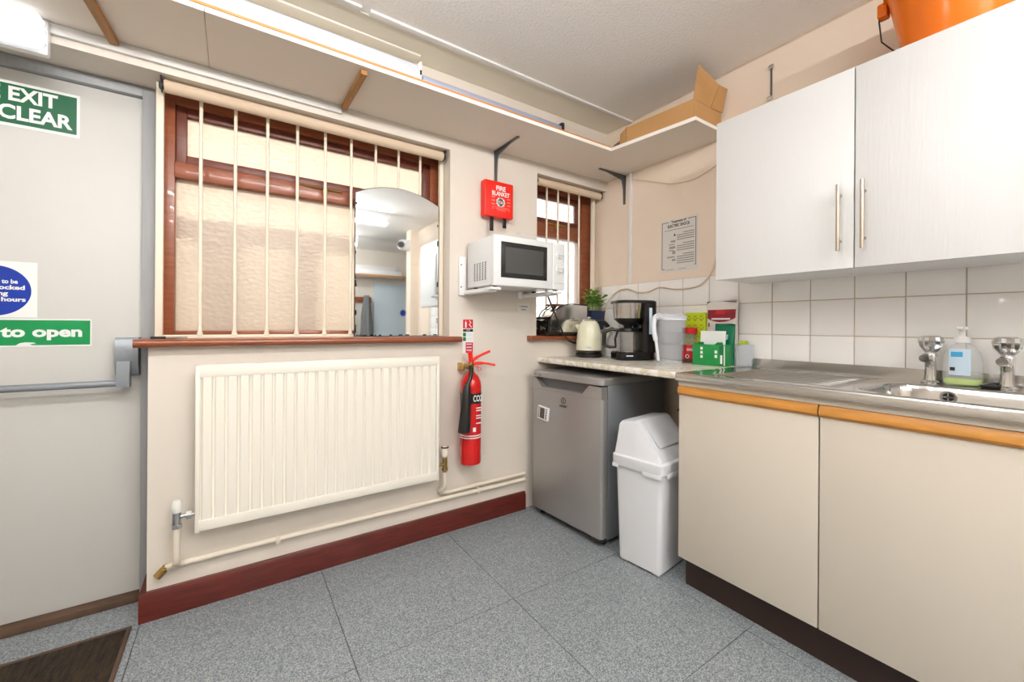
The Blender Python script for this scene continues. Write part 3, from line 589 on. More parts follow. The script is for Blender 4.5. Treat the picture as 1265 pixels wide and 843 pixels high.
for x in (1.036, 1.425):
    b = B(); b.box(x, x+.05, WY0+.025, D1-.001, WZ0-.030, WZ0-.009, .004); b.box(x-.004, x+.054, WY0-.01, WY0+.06, WZ0-.022, WZ0-.009, .003); a = obj('arm', b, 'white', s, True)
    obj('wall_plate', B().box(x-.028, x+.012, D1-.018, D1-.0005, WZ0-.035, 1.475, .003), 'white', s, True)
    b = B()
    for z in (1.31, 1.43): b.cyl((x-.018, D1-.0185, z), (x-.018, D1-.020, z), .004, n=8)
    obj_split('screw', b, 'dgrey', s, True)
# ------------------------------------------------------------------ fridge
PHI = math.radians(4.0); fl0 = Vector((1.465, 1.955, 0)); ydir = Vector((-math.sin(PHI), math.cos(PHI), 0)); xdir = Vector((math.cos(PHI), math.sin(PHI), 0))
FW, FD, FH = .525, .55, .842
fc = fl0 - ydir*FW/2 + xdir*FD/2
s = thing('fridge', 'silver undercounter fridge with recessed handle', 'fridge', fc, PHI); hx, hw = FD/2, FW/2
obj('body', B().box(-hx+.05, hx, -hw, hw, .03, FH-.035, .004), 'fridge_side', s)
obj('top_panel', B().rrect(-hx-.002, hx, -hw-.002, hw+.002, .03, [(.002, FH-.036), (0, FH-.034), (0, FH-.008), (.006, FH)]), 'silver', s)
# door: rounded vertical edges
def rdoor(z0, z1, m, name, x0=-hx, x1=-hx+.045):
    q = [(x1, hw-.001), (x1, -hw+.001), (x0+.02, -hw+.001)]+[(x0+.02-.02*math.sin(a), -hw+.021-.02*math.cos(a)) for a in (.5, 1.0)]+[(x0, -hw+.03), (x0, hw-.02), (x0+.005, hw-.006), (x0+.012, hw-.001)]
    return obj(name, B().prism(q, 'z', z0, z1), m, s)
d_ = rdoor(.045, FH-.106, 'silver', 'door')
yb0, yb1 = -hw+.085, hw-.035
hz0, hz1 = FH-.105, FH-.043
b = B()
q = [(-hw+.002, hz0), (hw-.002, hz0), (hw-.002, hz1), (yb1, hz1), (yb1-.05, hz0+.016), (yb0+.045, hz0+.016), (yb0, hz1), (-hw+.002, hz1)]
b.prism(q, 'x', -hx, -hx+.044)
hr = obj('handle_rail', b, 'silver', s); b = B().prism([(yb0, hz1), (yb0+.045, hz0+.016), (yb1-.05, hz0+.016), (yb1, hz1)], 'x', -hx+.034, -hx+.043); obj('handle_recess', b, 'bracket', s)
obj('door_seal', B().box(-hx+.045, -hx+.05, -hw+.004, hw-.004, .05, FH-.04), 'black', s)
b = B()
for y in (-hw+.04, hw-.04): b.cyl((-hx+.06, y, 0), (-hx+.06, y, .045), .016); b.cyl((hx-.06, y, 0), (hx-.06, y, .03), .016)
obj_split('foot', b, 'black', s)
obj('hinge', B().box(-hx+.005, -hx+.05, -hw+.01, -hw+.06, .022, .045, .003), 'dgrey', s)
def ring(c, r, th, facing):
    return B().loft([[Vector((rr*math.cos(2*PI*k/28), rr*math.sin(2*PI*k/28), z)) for k in range(28)] for rr, z in ((r, 0), (r, .001), (r-th, .001), (r-th, 0))], cap=False).xf(Matrix.Translation(c) @ facing)
ly = .003
obj('emblem', ring((-hx-.0002, ly, FH-.146), .0175, .003, FX), 'dgrey', s)
obj('emblem', B().box(-hx-.0012, -hx, ly-.0016, ly+.0016, FH-.157, FH-.135), 'dgrey', s)
text('INDESIT', .016, (-hx-.0006, ly, FH-.177), FX, 'dgrey', s, width=.056, world=False, bold=.0003)
b = B()
for k, yv in enumerate((.03, .045, .058, .075)): b.cyl((-hx-.0028, hw-yv, FH-.022), (-hx-.001, hw-yv, FH-.022), .004 if k in (0, 3) else .002, n=8)
obj('indicator', b, 'dgrey', s)
# thermometer
tm = thing('fridge_thermometer', 'white square digital thermometer stuck on the fridge door', 'thermometer', s.matrix_world.translation if False else MW[s] @ Vector((-hx-.001, .152, .605)), PHI)
RT = Matrix.Rotation(math.radians(6), 4, 'X') @ Matrix.Diagonal((1, 1.3, 1.12, 1))
obj('case', B().box(-.016, 0, -.034, .034, -.034, .034, .004).xf(RT), 'white', tm)
obj('screen', B().box(-.0166, -.016, -.013, .016, -.026, .028).xf(RT), 'lcd', tm)
b = B()
for y in (-.0235, .024):
    for k in range(6): b.box(-.0165, -.016, y-.004, y+.004, -.025+.0095*k, -.0195+.0095*k)
obj('button', b.xf(RT), 'black', tm)
# ------------------------------------------------------------------ bin
s = thing('swing_bin', 'white plastic swing bin between the fridge and sink unit', 'bin', (1.678, 1.250, 0), math.radians(7))
b = B(); rg = []
def rr(x0, x1, y0, y1, r, z, n=4):
    q = []
    for (cx, cy, a0) in ((x1-r, y1-r, 0), (x0+r, y1-r, PI/2), (x0+r, y0+r, PI), (x1-r, y0+r, 3*PI/2)):
        for k in range(n+1): a = a0+k*PI/2/n; q.append(Vector((cx+r*math.cos(a), cy+r*math.sin(a), z)))
    return q
obj('body', B().loft([rr(-.140, .140, -.100, .100, .02, .006), rr(-.147, .147, -.107, .107, .022, .012), rr(-.160, .160, -.120, .120, .024, .46)]), 'bin', s)
b = B()
for x, y in ((-.12, -.08), (-.12, .08), (.12, -.08), (.12, .08)): b.box(x-.018, x+.018, y-.018, y+.018, 0, .008, .003)
obj_split('foot', b, 'bin', s)
b = B().loft([rr(-.172, .172, -.131, .131, .028, .452), rr(-.174, .174, -.133, .133, .028, .456), rr(-.174, .174, -.133, .133, .028, .498), rr(-.166, .166, -.126, .126, .026, .503)])
for x0 in (-.175,): b.box(x0, x0+.02, -.125, -.035, .436, .46, .004); b.box(x0, x0+.02, .09, .125, .440, .46, .004)
b.box(-.13, .1, -.135, -.118, .436, .46, .004)
lid = obj('lid', b, 'bin', s)
prof = [(.120, .500), (.108, .645), (.098, .657), (.02, .668), (.005, .662), (-.098, .535), (-.115, .515), (-.122, .500)]
b = B().loft([[Vector((x, y*k, .5+(z-.5)*kz)) for y, z in prof] for x, k, kz in ((-.160, 1, .0), (-.156, 1, .5), (-.142, .97, .97), (-.13, .96, 1), (.13, .96, 1), (.142, .97, .97), (.156, 1, .5), (.160, 1, 0))]); obj('hood', b, 'bin', lid, ang=25)
b = B().loft([[Vector((x, y, z)) for x in (-.115, .115)] + [Vector((x, y+dy, z+dz_)) for x in (.115, -.115)] for y, z, dy, dz_ in ((.0, .661, .004, .006), (-.085, .557, .004, .006))]); obj('swing_flap', b, 'bin', lid)
# ------------------------------------------------------------------ base units
DX = 1.576; CY1 = 1.058
s = thing('sink_base_cabinet', 'cream base cabinet with oak door lips under the steel sink', 'cabinet', (1.85, .3, 0))
b = B(); b.box(DX+.02, D2-.001, CY1-.018, CY1, .118, .868); b.box(DX+.02, D2-.001, -.47, -.452, .118, .868); b.box(DX+.02, D2-.001, -.452, CY1-.018, .118, .136); b.box(D2-.012, D2-.001, -.452, CY1-.018, .136, .868)
b.box(DX+.02, DX+.04, -.452, CY1-.018, .80, .868); obj('carcass', b, 'carcass', s, True)
obj('top_rail', B().box(DX-.006, DX+.019, -.47, CY1-.001, .8535, .874), 'carcass', s, True)
obj('plinth', B().box(1.614, 1.632, -.47, CY1-.012, 0, .118), 'kick', s, True)
for y1, y0 in ((CY1, .552), (.548, .042), (.038, -.468)):
    d = obj('door', B().box(DX, DX+.019, y0, y1, .123, .812, .0015), 'cab', s, True)
    obj('door_lip', B().prism([(DX+.019, .8125), (DX-.004, .8125), (DX-.012, .822), (DX-.012, .835), (DX-.002, .852), (DX+.019, .852)], 'y', y0, y1), 'cabedge', d, True)
# worktop
wt = B(); prof = [(D2-.001, .878), (1.562, .878), (1.556, .882), (1.554, .893), (1.557, .902), (1.564, .908), (D2-.001, .908)]
tag(obj('worktop', wt.prism(prof, 'y', 1.0605, D1-.001), 'marble'), 'marble patterned laminate worktop above the fridge', 'worktop')
# steel sink top: one height field with grooves and a bowl
s = thing('steel_sink', 'stainless steel sink top with ribbed drainer and bowl', 'sink', (1.85, .3, .88))
SX0, SX1, SY0, SY1 = 1.554, 2.138, -.45, 1.0595
def sd_rr(x, y, x0, x1, y0, y1, r):
    qx, qy = abs(x-(x0+x1)/2)-(x1-x0)/2+r, abs(y-(y0+y1)/2)-(y1-y0)/2+r
    return math.hypot(max(qx, 0), max(qy, 0))+min(max(qx, qy), 0)-r
def hz(x, y):
    z = .906
    e = min(x-SX0, SY1-y, y-SY0); z += .003*max(0, 1-abs(e-.008)/.008)
    if .52 < y < 1.0 and 1.63 < x < 2.08:
        f = min(1, (y-.52)/.05, (1.0-y)/.05); z -= f*(.003+.006*(1.0-y))
    d = sd_rr(x, y, 1.60, 1.985, -.02, .47, .11)
    if d < .006:
        t = min(1, max(0, (.006-d)/.035)); z -= .15*(t*t*(3-2*t))*(.93+.07*min(1, -d/.15 if d < 0 else 0))
    return z
NX, NY = 180, 240; vs_, fs_ = [], []
for i in range(NX+1):
    for j in range(NY+1): x = SX0+(SX1-SX0)*i/NX; y = SY0+(SY1-SY0)*j/NY; vs_.append((x, y, hz(x, y)))
for i in range(NX):
    for j in range(NY): a = i*(NY+1)+j; fs_.append((a, a+NY+1, a+NY+2, a+1))
me = bpy.data.meshes.new('sink_top'); me.from_pydata([tuple(Vector(v)-Vector(s.location)) for v in vs_], [], fs_); me.update()
for p in me.polygons: p.use_smooth = True
so = link('sink_top', me, 'steel', s)
b = B().prism([(SX0, .906), (SX0-.003, .901), (SX0-.003, .879), (SX0, .876), (SX0+.004, .880), (SX0+.003, .905)], 'y', SY0, SY1); b.box(SX0, SX1, SY1-.001, SY1, .876, .907); obj('front_fold', b, 'steel', s, True)
for k in range(8):
    x = 1.665+.053*k; obj('drainer_rib', B().tube([(x, .56, hz(x, .56)-.003), (x, .60, hz(x, .60)-.003), (x, .93, hz(x, .93)-.003), (x, .96, hz(x, .96)-.003)], [.004, .010, .010, .004], 16), 'steel', s, True)
up_ = [(SY0, .900), (1.032, .900), (1.032, .938), (1.028, .945), (1.02, .948), (SY0, .948)]
obj('upstand', B().prism(up_, 'x', 2.134, 2.146), 'steel', s, True)
b = B().loft([[Vector((rr_*math.cos(2*PI*k/24), rr_*math.sin(2*PI*k/24), z)) for k in range(24)] for rr_, z in ((.020, 0), (.020, .004), (.014, .004), (.014, -.004))], cap=False).xf(Matrix.Translation((1.977, .325, .872)) @ Matrix.Rotation(-PI/2, 4, 'Y'))
ov = obj('overflow', b, 'chrome', s, True); obj('overflow_hole', B().cyl((1.9765, .325, .872), (1.9855, .325, .872), .0138), 'black', s, True)
b = B(); b.box(1.974, 1.977, .311, .339, .870, .874); b.box(1.974, 1.977, .323, .327, .858, .886); obj('overflow_cross', b, 'chrome', s, True)
def tap(lab, y):
    x = 2.068; z = .9065; r = thing('basin_tap', lab, 'tap', (x, y, z), 0, 'chrome pillar taps')
    b = B().lathe([(.026, 0), (.026, .004), (.018, .010), (.0155, .03), (.0165, .075), (.019, .10), (.016, .108), (.012, .112)], n=24); obj('tap_body', b, 'chrome', r)
    b = B().tube(smooth_path([(-.002, 0, .055), (-.02, .002, .082), (-.045, .004, .093), (-.066, .005, .090)], 6), [.012]*7+[.013]*6+[.0135]*6, 14); obj('spout', b, 'chrome', r)
    n = 10; rings = []
    for rad, zz in ((.012, .108), (.018, .113), (.031, .132), (.035, .150), (.031, .164), (.020, .169)): rings.append([Vector((rad*(1 if k % 2 else .86)*math.cos(PI*k/n), rad*(1 if k % 2 else .86)*math.sin(PI*k/n), zz)) for k in range(2*n)])
    h = obj('tap_head', B().loft(rings), 'chrome', r, ang=20)
tap('chrome pillar tap on the drainer side of the soap bottle', along(1150, 2.068)); tap('chrome pillar tap beside the black sink plug', along(1245, 2.068))
s = thing('soap_bottle', 'clear pump soap bottle with green soap left at the bottom', 'soap bottle', (2.075, along(1189, 2.075), .9065)); SB0 = s
obj('bottle', B().lathe([(.030, .001), (.036, .004), (.037, .015), (.036, .07), (.033, .095), (.022, .112), (.013, .118), (.012, .124)], n=32, sx=.62), 'soapclear', s)
obj('soap', B().lathe([(.031, .003), (.0345, .006), (.035, .016), (.0348, .019)], n=32, sx=.6), 'softgreen', s)
b = B().lathe([(.0155, .122), (.0155, .136), (.010, .138), (.006, .141), (.006, .158), (.012, .160), (.012, .168)], n=20); b.box(-.032, 0, -.006, .006, .160, .168, .002); obj('pump', b, 'white', s)
def lpatch(z0, z1, y0, y1, m, nm):
    rg = []
    for z in (z0, z1): rg.append([Vector((-.0235*math.sqrt(max(0, 1-(y/.0385)**2))-.0006, y, z)) for y in [y0+(y1-y0)*k/8 for k in range(9)]])
    return obj(nm, B().loft(rg, cap=False, closed=False), m, s)
lpatch(.03, .105, -.018, .022, 'pale', 'label_panel'); s2 = lpatch(.082, .096, -.004, .018, 'skyblue', 'label_badge')
s2.location.x -= .0006
bb = lpatch(.042, .052, .010, .020, 'print_k', 'barcode'); bb.location.x -= .0006
SB0.scale = (1.12, 1.3, 1.2)
s = thing('sink_plug', 'black rubber sink plug beside the tap', 'sink plug', (2.055, along(1224, 2.055), .9065))
obj('plug', B().lathe([(.020, 0), (.024, .004), (.024, .009), (.012, .012), (.006, .016)], n=24), 'black', s)
# ------------------------------------------------------------------ wall cabinet
WXF = 1.824
s = thing('wall_cabinet', 'white wood grained wall cabinet with steel bar handles', 'wall cabinet', (1.99, .3, 1.316))
b = B(); b.box(WXF+.019, D2-.001, -.475, 1.042, 1.318, 2.03, .001); obj('carcass', b, 'white', s, True)
for y1, y0, hy_ in ((1.042, .537, .574), (.533, .029, .505), (.025, -.475, .06)):
    d = obj('door', B().box(WXF, WXF+.018, y0, y1, 1.316, 2.03, .0012), 'wcab', s, True)
    b = B(); b.cyl((WXF-.030, hy_, 1.378), (WXF-.030, hy_, 1.616), .006, n=14)
    for z in (1.415, 1.58): b.cyl((WXF-.030, hy_, z), (WXF-.0003, hy_, z), .0045, n=10)
    obj('bar_handle', b, mat('satin_nickel', (190, 176, 160), .35, metal=.9), d, True)
# bucket
bc = Vector((1.968, .315, 2.0305))
s = thing('bucket', 'bright orange plastic bucket on top of the wall cabinet', 'bucket', bc)
obj('tub', B().lathe([(.112, 0), (.118, .004), (.121, .02), (.124, .028), (.165, .24), (.176, .245), (.176, .262), (.168, .262), (.160, .24), (.118, .03), (.0, .02)], n=48), 'orange', s)
b = B(); b.box(-.02, .02, .165, .195, .205, .255, .006); b.box(-.02, .02, -.195, -.165, .205, .255, .006); obj_split('handle_ear', b, 'orange', s)
b = B(); b.tube([(0, .19, .24), (-.002, .192, .20), (.004, .186, .125), (.05, .165, .10), (.125, .10, .085), (.155, 0, .08), (.125, -.10, .085), (.05, -.165, .10), (.004, -.186, .125), (0, -.19, .24)], .0025, 8); obj('wire_handle', b, 'dgrey', s)
s = thing('wall_hook', 'thin metal hanging strap on the wall above the cabinet', 'hook', (D2-.004, .958, 2.22))
obj('strap', B().box(D2-.004, D2-.0006, .953, .962, 2.215, 2.37, .001), 'bracket', s, True); b = B(); b.box(D2-.012, D2-.001, .945, .968, 2.355, 2.375, .003); b.box(D2-.02, D2-.001, .95, .972, 2.205, 2.22, .003); obj('end_clip', b, 'chrome', s, True)
# ------------------------------------------------------------------ sink wall: poster, conduit, cables
s = thing('first_aid_poster', 'white printed electric shock treatment poster on the peach wall', 'poster', (D2-.001, 1.457, 1.58)); xp = D2-.0012
py0, py1, pz0, pz1 = 1.337, 1.578, 1.428, 1.737
obj('sheet', B().box(xp, D2-.0004, py0, py1, pz0, pz1), 'paper', s, True)
def bar(y0, y1, z0, z1, m='print_k', nm='print_line'): obj(nm, B().box(xp-.0006, xp, y0, y1, z0, z1), m, s, True)
bar(py1-.012, py1-.009, pz0+.02, pz1-.010); bar(py0+.009, py0+.012, pz0+.03, pz1-.010); bar(py1-.055, py1-.009, pz1-.013, pz1-.010); bar(py0+.009, py0+.06, pz1-.013, pz1-.010); bar(py1-.03, py1-.009, pz0+.018, pz0+.021); bar(py0+.009, py0+.02, pz0+.028, pz0+.031)
yc = (py0+py1)/2
text('Treatment of', .021, (xp-.0008, yc, pz1-.013), FX, 'print_k', s, width=.098, bold=.0004); text('ELECTRIC SHOCK', .024, (xp-.0008, yc, pz1-.038), FX, 'print_k', s, width=.145, bold=.0005)
bar(yc-.095, yc+.095, pz1-.062, pz1-.058, 'print_g')
b = B().prism([(yc+.018, pz1-.098), (yc+.032, pz1-.098), (yc+.025, pz1-.082)], 'x', xp-.0006, xp); obj('pictogram', b, 'print_k', s, True)
for k in range(15):
    if k in (4, 9): continue
    z = pz1-.088-.0125*k; bar(yc-.10, yc+(.01 if k % 5 else -.03), z, z+.006, 'print_g')
for k, (dy, dz_, w_, h_) in enumerate(((.045, .135, .03, .012), (.055, .150, .04, .006), (.05, .172, .04, .014), (.058, .185, .03, .006), (.04, .205, .02, .02), (.06, .225, .05, .008), (.04, .245, .025, .012))): bar(yc+dy-.01-w_/2, yc+dy-.01+w_/2, pz1-dz_, pz1-dz_+h_, 'print_g', 'print_figure')
bar(yc-.05, yc+.0, pz0+.012, pz0+.015, 'print_g'); bar(yc+.03, yc+.08, pz0+.012, pz0+.015, 'print_g')
tag(obj('cable_conduit', B().box(D2-.014, D2-.0003, 1.797, 1.813, 1.384, 2.106, .002), 'white'), 'white vertical conduit on the peach wall below the shelf', 'conduit')
def cab(name, lab, pts, r, m): return tag(obj(name, B().tube(smooth_path(pts, 8), r, 8), m), lab, 'cable')
X = D2-.009
def W2(px, py, dx=.016): v = on_x(px, py, D2-dx); return tuple(v)
cab('cream_cable', 'cream cable draped across the tiles behind the coffee maker', [W2(748, 402), W2(747, 388), W2(752, 372), W2(763, 360), W2(775, 357), W2(788, 361), W2(800, 361), W2(815, 355), W2(835, 357), W2(860, 354), W2(874, 344), W2(882, 328), W2(886, 310)], .0042, 'cable')
cab('cream_cable', 'thin cream cable looping from conduit to wall cabinet', [W2(783, 222, .006), W2(805, 224, .006), W2(830, 227, .006), W2(855, 222, .006), W2(875, 211, .006), W2(886, 203, .006)], .003, 'cable')
# ------------------------------------------------------------------ toaster, plant on the narrow sill
s = thing('toaster', 'shiny silver toaster with black ends on the narrow sill', 'toaster', (1.75, 2.030, SILLZ+.0005), math.radians(-1))
L, Wd, Hh = .17, .075, .192
prof = [(-Wd, .022), (-Wd, Hh*.72), (-Wd*.85, Hh*.9), (-Wd*.5, Hh), (Wd*.5, Hh), (Wd*.85, Hh*.9), (Wd, Hh*.72), (Wd, .022)]
sidep = [(-L+.03, .022), (-L+.035, .09), (-L+.075, .15), (-L+.13, .185), (-L+.2, .197), (L-.002, .192), (L-.002, .022)]
obj('shell', B().prism(sidep, 'y', -.0635, .0635), mat('bright_steel', (236, 234, 230), .16, metal=1), s)
b = B(); cur = [(-L+.012, .018), (-L+.018, .09), (-L+.06, .155), (-L+.12, .192), (-L+.2, .204), (L, .198)]; inn = [(L, .192), (-L+.2, .198), (-L+.125, .187), (-L+.066, .151), (-L+.025, .088), (-L+.02, .018)]
for y in (-.066, .063): b.prism(cur+inn, 'y', y, y+.003)
obj_split('side_rim', b, 'dgrey', s)
b = B(); b.prism([(-L, .01), (-L, .08), (-L+.02, .115), (-L+.04, .12), (-L+.03, .01)], 'y', -.06, .06); obj('control_end', b, 'blackg', s)
obj('base', B().box(-L+.004, L, -.066, .066, .004, .022, .004), 'black', s)
b = B()
for y in (-.028, .028): b.box(-L+.075, L-.03, y-.014, y+.014, .188, .1985, .002)
obj_split('bread_slot', b, 'sash', s)
b = B()
for y in (-.03, .03):
    b.cyl((-L-.008, y, .045), (-L, y, .045), .012); b.box(-L-.02, -L+.01, y-.018, y+.018, .090, .100, .003)
    for k in range(3): b.box(-L-.003, -L, y+.015, y+.023, .03+.012*k, .036+.012*k)
obj_split('knob', b, 'chrome', s)
pc = Vector((2.035, 2.034, SILLZ+.0005))
s = thing('potted_plant', 'small bushy green plant in a navy square pot', 'potted plant', pc)
obj('pot', B().loft([rr(-.05, .05, -.05, .05, .008, 0), rr(-.066, .066, -.062, .062, .008, .165), rr(-.060, .060, -.056, .056, .006, .165), rr(-.055, .055, -.052, .052, .006, .145)]), 'navy', s)
obj('soil', B().loft([rr(-.054, .054, -.051, .051, .006, .140), rr(-.055, .055, -.052, .052, .006, .148)]), 'soil', s)
random.seed(11); st = B(); lf = bmesh.new()
for k in range(26):
    a = random.uniform(0, 2*PI); sp = random.uniform(.02, .105); hgt = random.uniform(.235, .33)-sp*.45
    p0 = Vector((.02*math.cos(a), .02*math.sin(a), .145)); p1 = Vector((sp*.9*math.cos(a), sp*.42*math.sin(a)-.022, hgt)); st.tube([p0, (p0+p1)/2+Vector((0, 0, .012)), p1], .0013, 5)
    for q in range(6):
        t = .5+.1*q; c = p0.lerp(p1, t)+Vector((0, 0, .008)); b2 = a+q*2.2+random.uniform(-.5, .5); d = Vector((math.cos(b2), math.sin(b2), random.uniform(.1, .7))).normalized(); sd = d.cross(Vector((0, 0, 1))).normalized(); ln = random.uniform(.030, .046); wd_ = ln*.32; dn = Vector((0, 0, -.004))
        vv = [lf.verts.new(c+o) for o in (Vector(), d*ln*.4+sd*wd_, d*ln*.75+sd*wd_*.8, d*ln+dn, d*ln*.75-sd*wd_*.8, d*ln*.4-sd*wd_, d*ln*.5+dn)]
        for x, y in ((0, 1), (1, 2), (2, 3), (3, 4), (4, 5), (5, 0)): lf.faces.new((vv[x], vv[y], vv[6]))
obj('stem', st, 'leaf', s)
bb = B(); bb.bm.free(); bb.bm = lf; fo = obj('foliage', bb, 'leaf', s); fo['kind'] = 'stuff'
cab('power_cord', 'black power cord hanging from microwave past the toaster', [tuple(on_y(671, 352, 1.93)), tuple(on_y(676, 364, 1.90)), tuple(on_y(684, 384, 1.90)), tuple(on_y(692, 404, 1.925)), tuple(on_y(697, 414, 1.945)), tuple(on_y(703, 421, 1.96)), tuple(on_y(710, 424, 2.0)), (1.93, 2.014, .985), (2.06, 2.014, 1.0)], .005, 'black')
# ------------------------------------------------------------------ things on the worktop
ZT = .9085
s = thing('electric_kettle', 'cream domed electric kettle with black base', 'kettle', (1.858, 1.885, ZT))
obj('base', B().lathe([(.080, 0), (.084, .004), (.084, .020), (.078, .024), (.078, .026), (.081, .028), (.081, .044)], n=40), 'black', s)
obj('body', B().lathe([(.081, .044), (.080, .07), (.076, .13), (.070, .175), (.061, .205), (.050, .222), (.044, .226)], n=40), 'kcream', s)
b = B().lathe([(.044, .226), (.040, .234), (.018, .240), (.012, .244), (.012, .252)], n=28); obj('lid', b, 'chrome', s)
hd = Vector((.83, -.56, 0))
def hp_(a, z): return tuple(hd*a+Vector((0, 0, z)))
obj('handle_top', B().tube(smooth_path([hp_(.042, .222), hp_(.075, .224), hp_(.105, .208), hp_(.122, .188)], 5), [.012]*8+[.014]*8, 12), 'black', s)
obj('handle', B().tube(smooth_path([hp_(.122, .189), hp_(.118, .15), hp_(.10, .12), hp_(.07, .11)], 5), [.014]*8+[.013]*8, 12), 'kcream', s)
b = B().loft([[Vector(p) for p in q] for q in ([(-.04, .04, .205), (-.05, .03, .195), (-.055, .045, .17), (-.045, .055, .18)], [(-.062, .058, .205), (-.066, .05, .203), (-.067, .056, .198), (-.063, .061, .2)])]); obj('spout', b, 'kcream', s)
obj('brand_mark', B().box(-.0815, -.0795, -.045, -.015, .062, .072).xf(Matrix.Rotation(math.radians(25), 4, 'Z')), 'pale', s)
s = thing('white_canister', 'plain white rounded canister behind the coffee maker', 'canister', (2.068, along(752, 2.068)-.005, ZT), math.radians(-20))
obj('canister_body', B().rrect(-.05, .05, -.07, .07, .02, [(.003, 0), (0, .004), (0, .150), (.002, .153)]), 'white', s)
obj('lid', B().rrect(-.052, .052, -.072, .072, .02, [(0, .1535), (0, .166), (.005, .171)]), 'white', s)
# coffee maker; local -x is the carafe side
s = thing('coffee_maker', 'black and steel filter coffee maker with glass carafe', 'coffee maker', (1.935, 1.605, ZT), math.radians(-26))
obj('base', B().rrect(-.115, .115, -.085, .085, .05, [(.004, 0), (0, .005), (0, .04), (.006, .048)], 8), 'blackg', s)
obj('reservoir', B().rrect(.03, .115, -.085, .085, .03, [(0, .046), (0, .335), (.004, .34)], 6), 'blackg', s)
obj('lid', B().rrect(-.118, .116, -.088, .088, .05, [(.003, .326), (0, .330), (0, .338), (.005, .343)], 8), 'black', s)
fb = obj('filter_housing', B().lathe([(.030, .200), (.055, .212), (.080, .235), (.083, .240)], (-.028, 0, 0), 36), 'black', s)
obj('steel_band', B().lathe([(.082, .240), (.090, .327)], (-.028, 0, 0), 40), 'steel', s)
obj('drip_spout', B().lathe([(.02, .185), (.03, .202)], (-.028, 0, 0), 20), 'black', s)
obj('water_gauge', B().box(.060, .078, -.0865, -.084, .15, .30, .001), 'pale', s)
cj = obj('carafe', B().lathe([(.052, .050), (.066, .058), (.072, .09), (.066, .13), (.048, .165), (.044, .176), (.0425, .176), (.046, .165), (.064, .13), (.070, .09), (.064, .060), (.0, .054)], (-.030, 0, 0), 36, cap=False), 'glass', s)
obj('carafe_collar', B().lathe([(.049, .162), (.051, .166), (.049, .182), (.03, .188)], (-.030, 0, 0), 32, cap=False), 'black', cj)
obj('hot_plate', B().lathe([(.068, .046), (.068, .051)], (-.030, 0, 0), 32), 'steel', s)
b = B()
b.tube([(-.075, .02, .168), (-.115, .03, .178), (-.150, .036, .165), (-.158, .04, .150)], [.010, .011, .012, .012], 10); b.tube([(-.158, .04, .155), (-.160, .04, .08)], [.013, .012], 10); b.tube([(-.160, .04, .085), (-.13, .034, .072), (-.092, .02, .072)], [.011, .009, .007], 10); b.tube([(-.085, .018, .165), (-.098, .022, .12), (-.095, .02, .07)], .007, 8)
obj('carafe_handle', b, 'black', cj)
obj('brand_mark', B().box(-.075, -.035, -.0862, -.085, .024, .030), 'pale', s)
# water filter jug; local -x is the handle side
s = thing('water_filter_jug', 'clear plastic water filter jug with white handle and lid', 'jug', (1.925, 1.362, ZT), math.radians(-30))
obj('vessel', B().loft([rr(-.045, .068, -.045, .045, .03, .002), rr(-.05, .073, -.05, .05, .034, .02), rr(-.060, .088, -.058, .058, .036, .235), rr(-.057, .085, -.055, .055, .034, .235), rr(-.047, .070, -.047, .047, .032, .02), rr(-.045, .066, -.044, .044, .03, .012)]), 'jugclear', s)
obj('filter_funnel', B().loft([rr(-.03, .05, -.035, .035, .02, .098), rr(-.05, .075, -.05, .05, .03, .12), rr(-.054, .082, -.053, .053, .032, .23), rr(-.051, .079, -.050, .050, .030, .23), rr(-.028, .048, -.033, .033, .018, .104)], cap=False), 'jugmilky', s)
b = B().loft([rr(-.075, .092, -.060, .060, .036, .236), rr(-.075, .092, -.060, .060, .036, .246), rr(-.062, .07, -.048, .048, .03, .262)]); obj('lid', b, mat('jug_lid', (232, 235, 243), .3, alpha=.5), s)
obj('rim', B().loft([rr(-.061, .089, -.059, .059, .036, .228), rr(-.062, .090, -.060, .060, .036, .236)], cap=False), 'whitejug', s)
obj('base_ring', B().loft([rr(-.046, .069, -.046, .046, .03, .001), rr(-.048, .071, -.048, .048, .032, .009)], cap=False), mat('jug_base', (214, 222, 236), .2, alpha=.6), s)
b = B().tube(smooth_path([(-.040, 0, .254), (-.066, 0, .244), (-.078, 0, .21), (-.074, 0, .16), (-.064, 0, .115), (-.057, 0, .06), (-.051, 0, .012)], 6), [.014]*12+[.013]*12+[.008]*13, 12); obj('handle', b, 'whitejug', s)
# pantry things
s = thing('coffee_jar', 'small jar with red lid and red label', 'jar', (2.062, along(852, 2.062), ZT)); 
obj('glass_body', B().lathe([(.034, 0), (.038, .004), (.036, .135), (.030, .155), (.030, .159)], n=28), 'clear', s); obj('lid', B().lathe([(.038, .157), (.039, .159), (.039, .186), (.036, .190)], n=28), 'redm', s)
obj('label_wrap', B().lathe([(.0385, .004), (.0385, .095)], n=28, cap=False), 'redm', s); obj('label_foot', B().lathe([(.0388, .002), (.0388, .02)], n=28, cap=False), 'sash', s)
R = Matrix.Rotation(math.radians(26), 4, 'Z')
text('100%', .02, (0, 0, .07), Matrix.Rotation(math.radians(26), 4, 'Z') @ Matrix.Translation((-.0392, 0, 0)) @ FX, 'print_w', s, width=.034, world=False, bold=.0004) if False else None
t = text('100%', .018, (-.0395, 0, .07), FX, 'print_w', s, width=.036, world=False, bold=.0004); t.rotation_euler.z = math.radians(28)
def drum(b, y, z, r): b.cyl((-.0395, y, z), (-.0388, y, z), r, n=12); return b
o = obj('print_badge', drum(B(), .008, .035, .010), 'print_w', s); o.rotation_euler.z = math.radians(28)
o = obj('print_badge', drum(B(), .008, .035, .006).xf(Matrix.Translation((-.0006, 0, 0))), 'print_k', s); o.rotation_euler.z = math.radians(28)
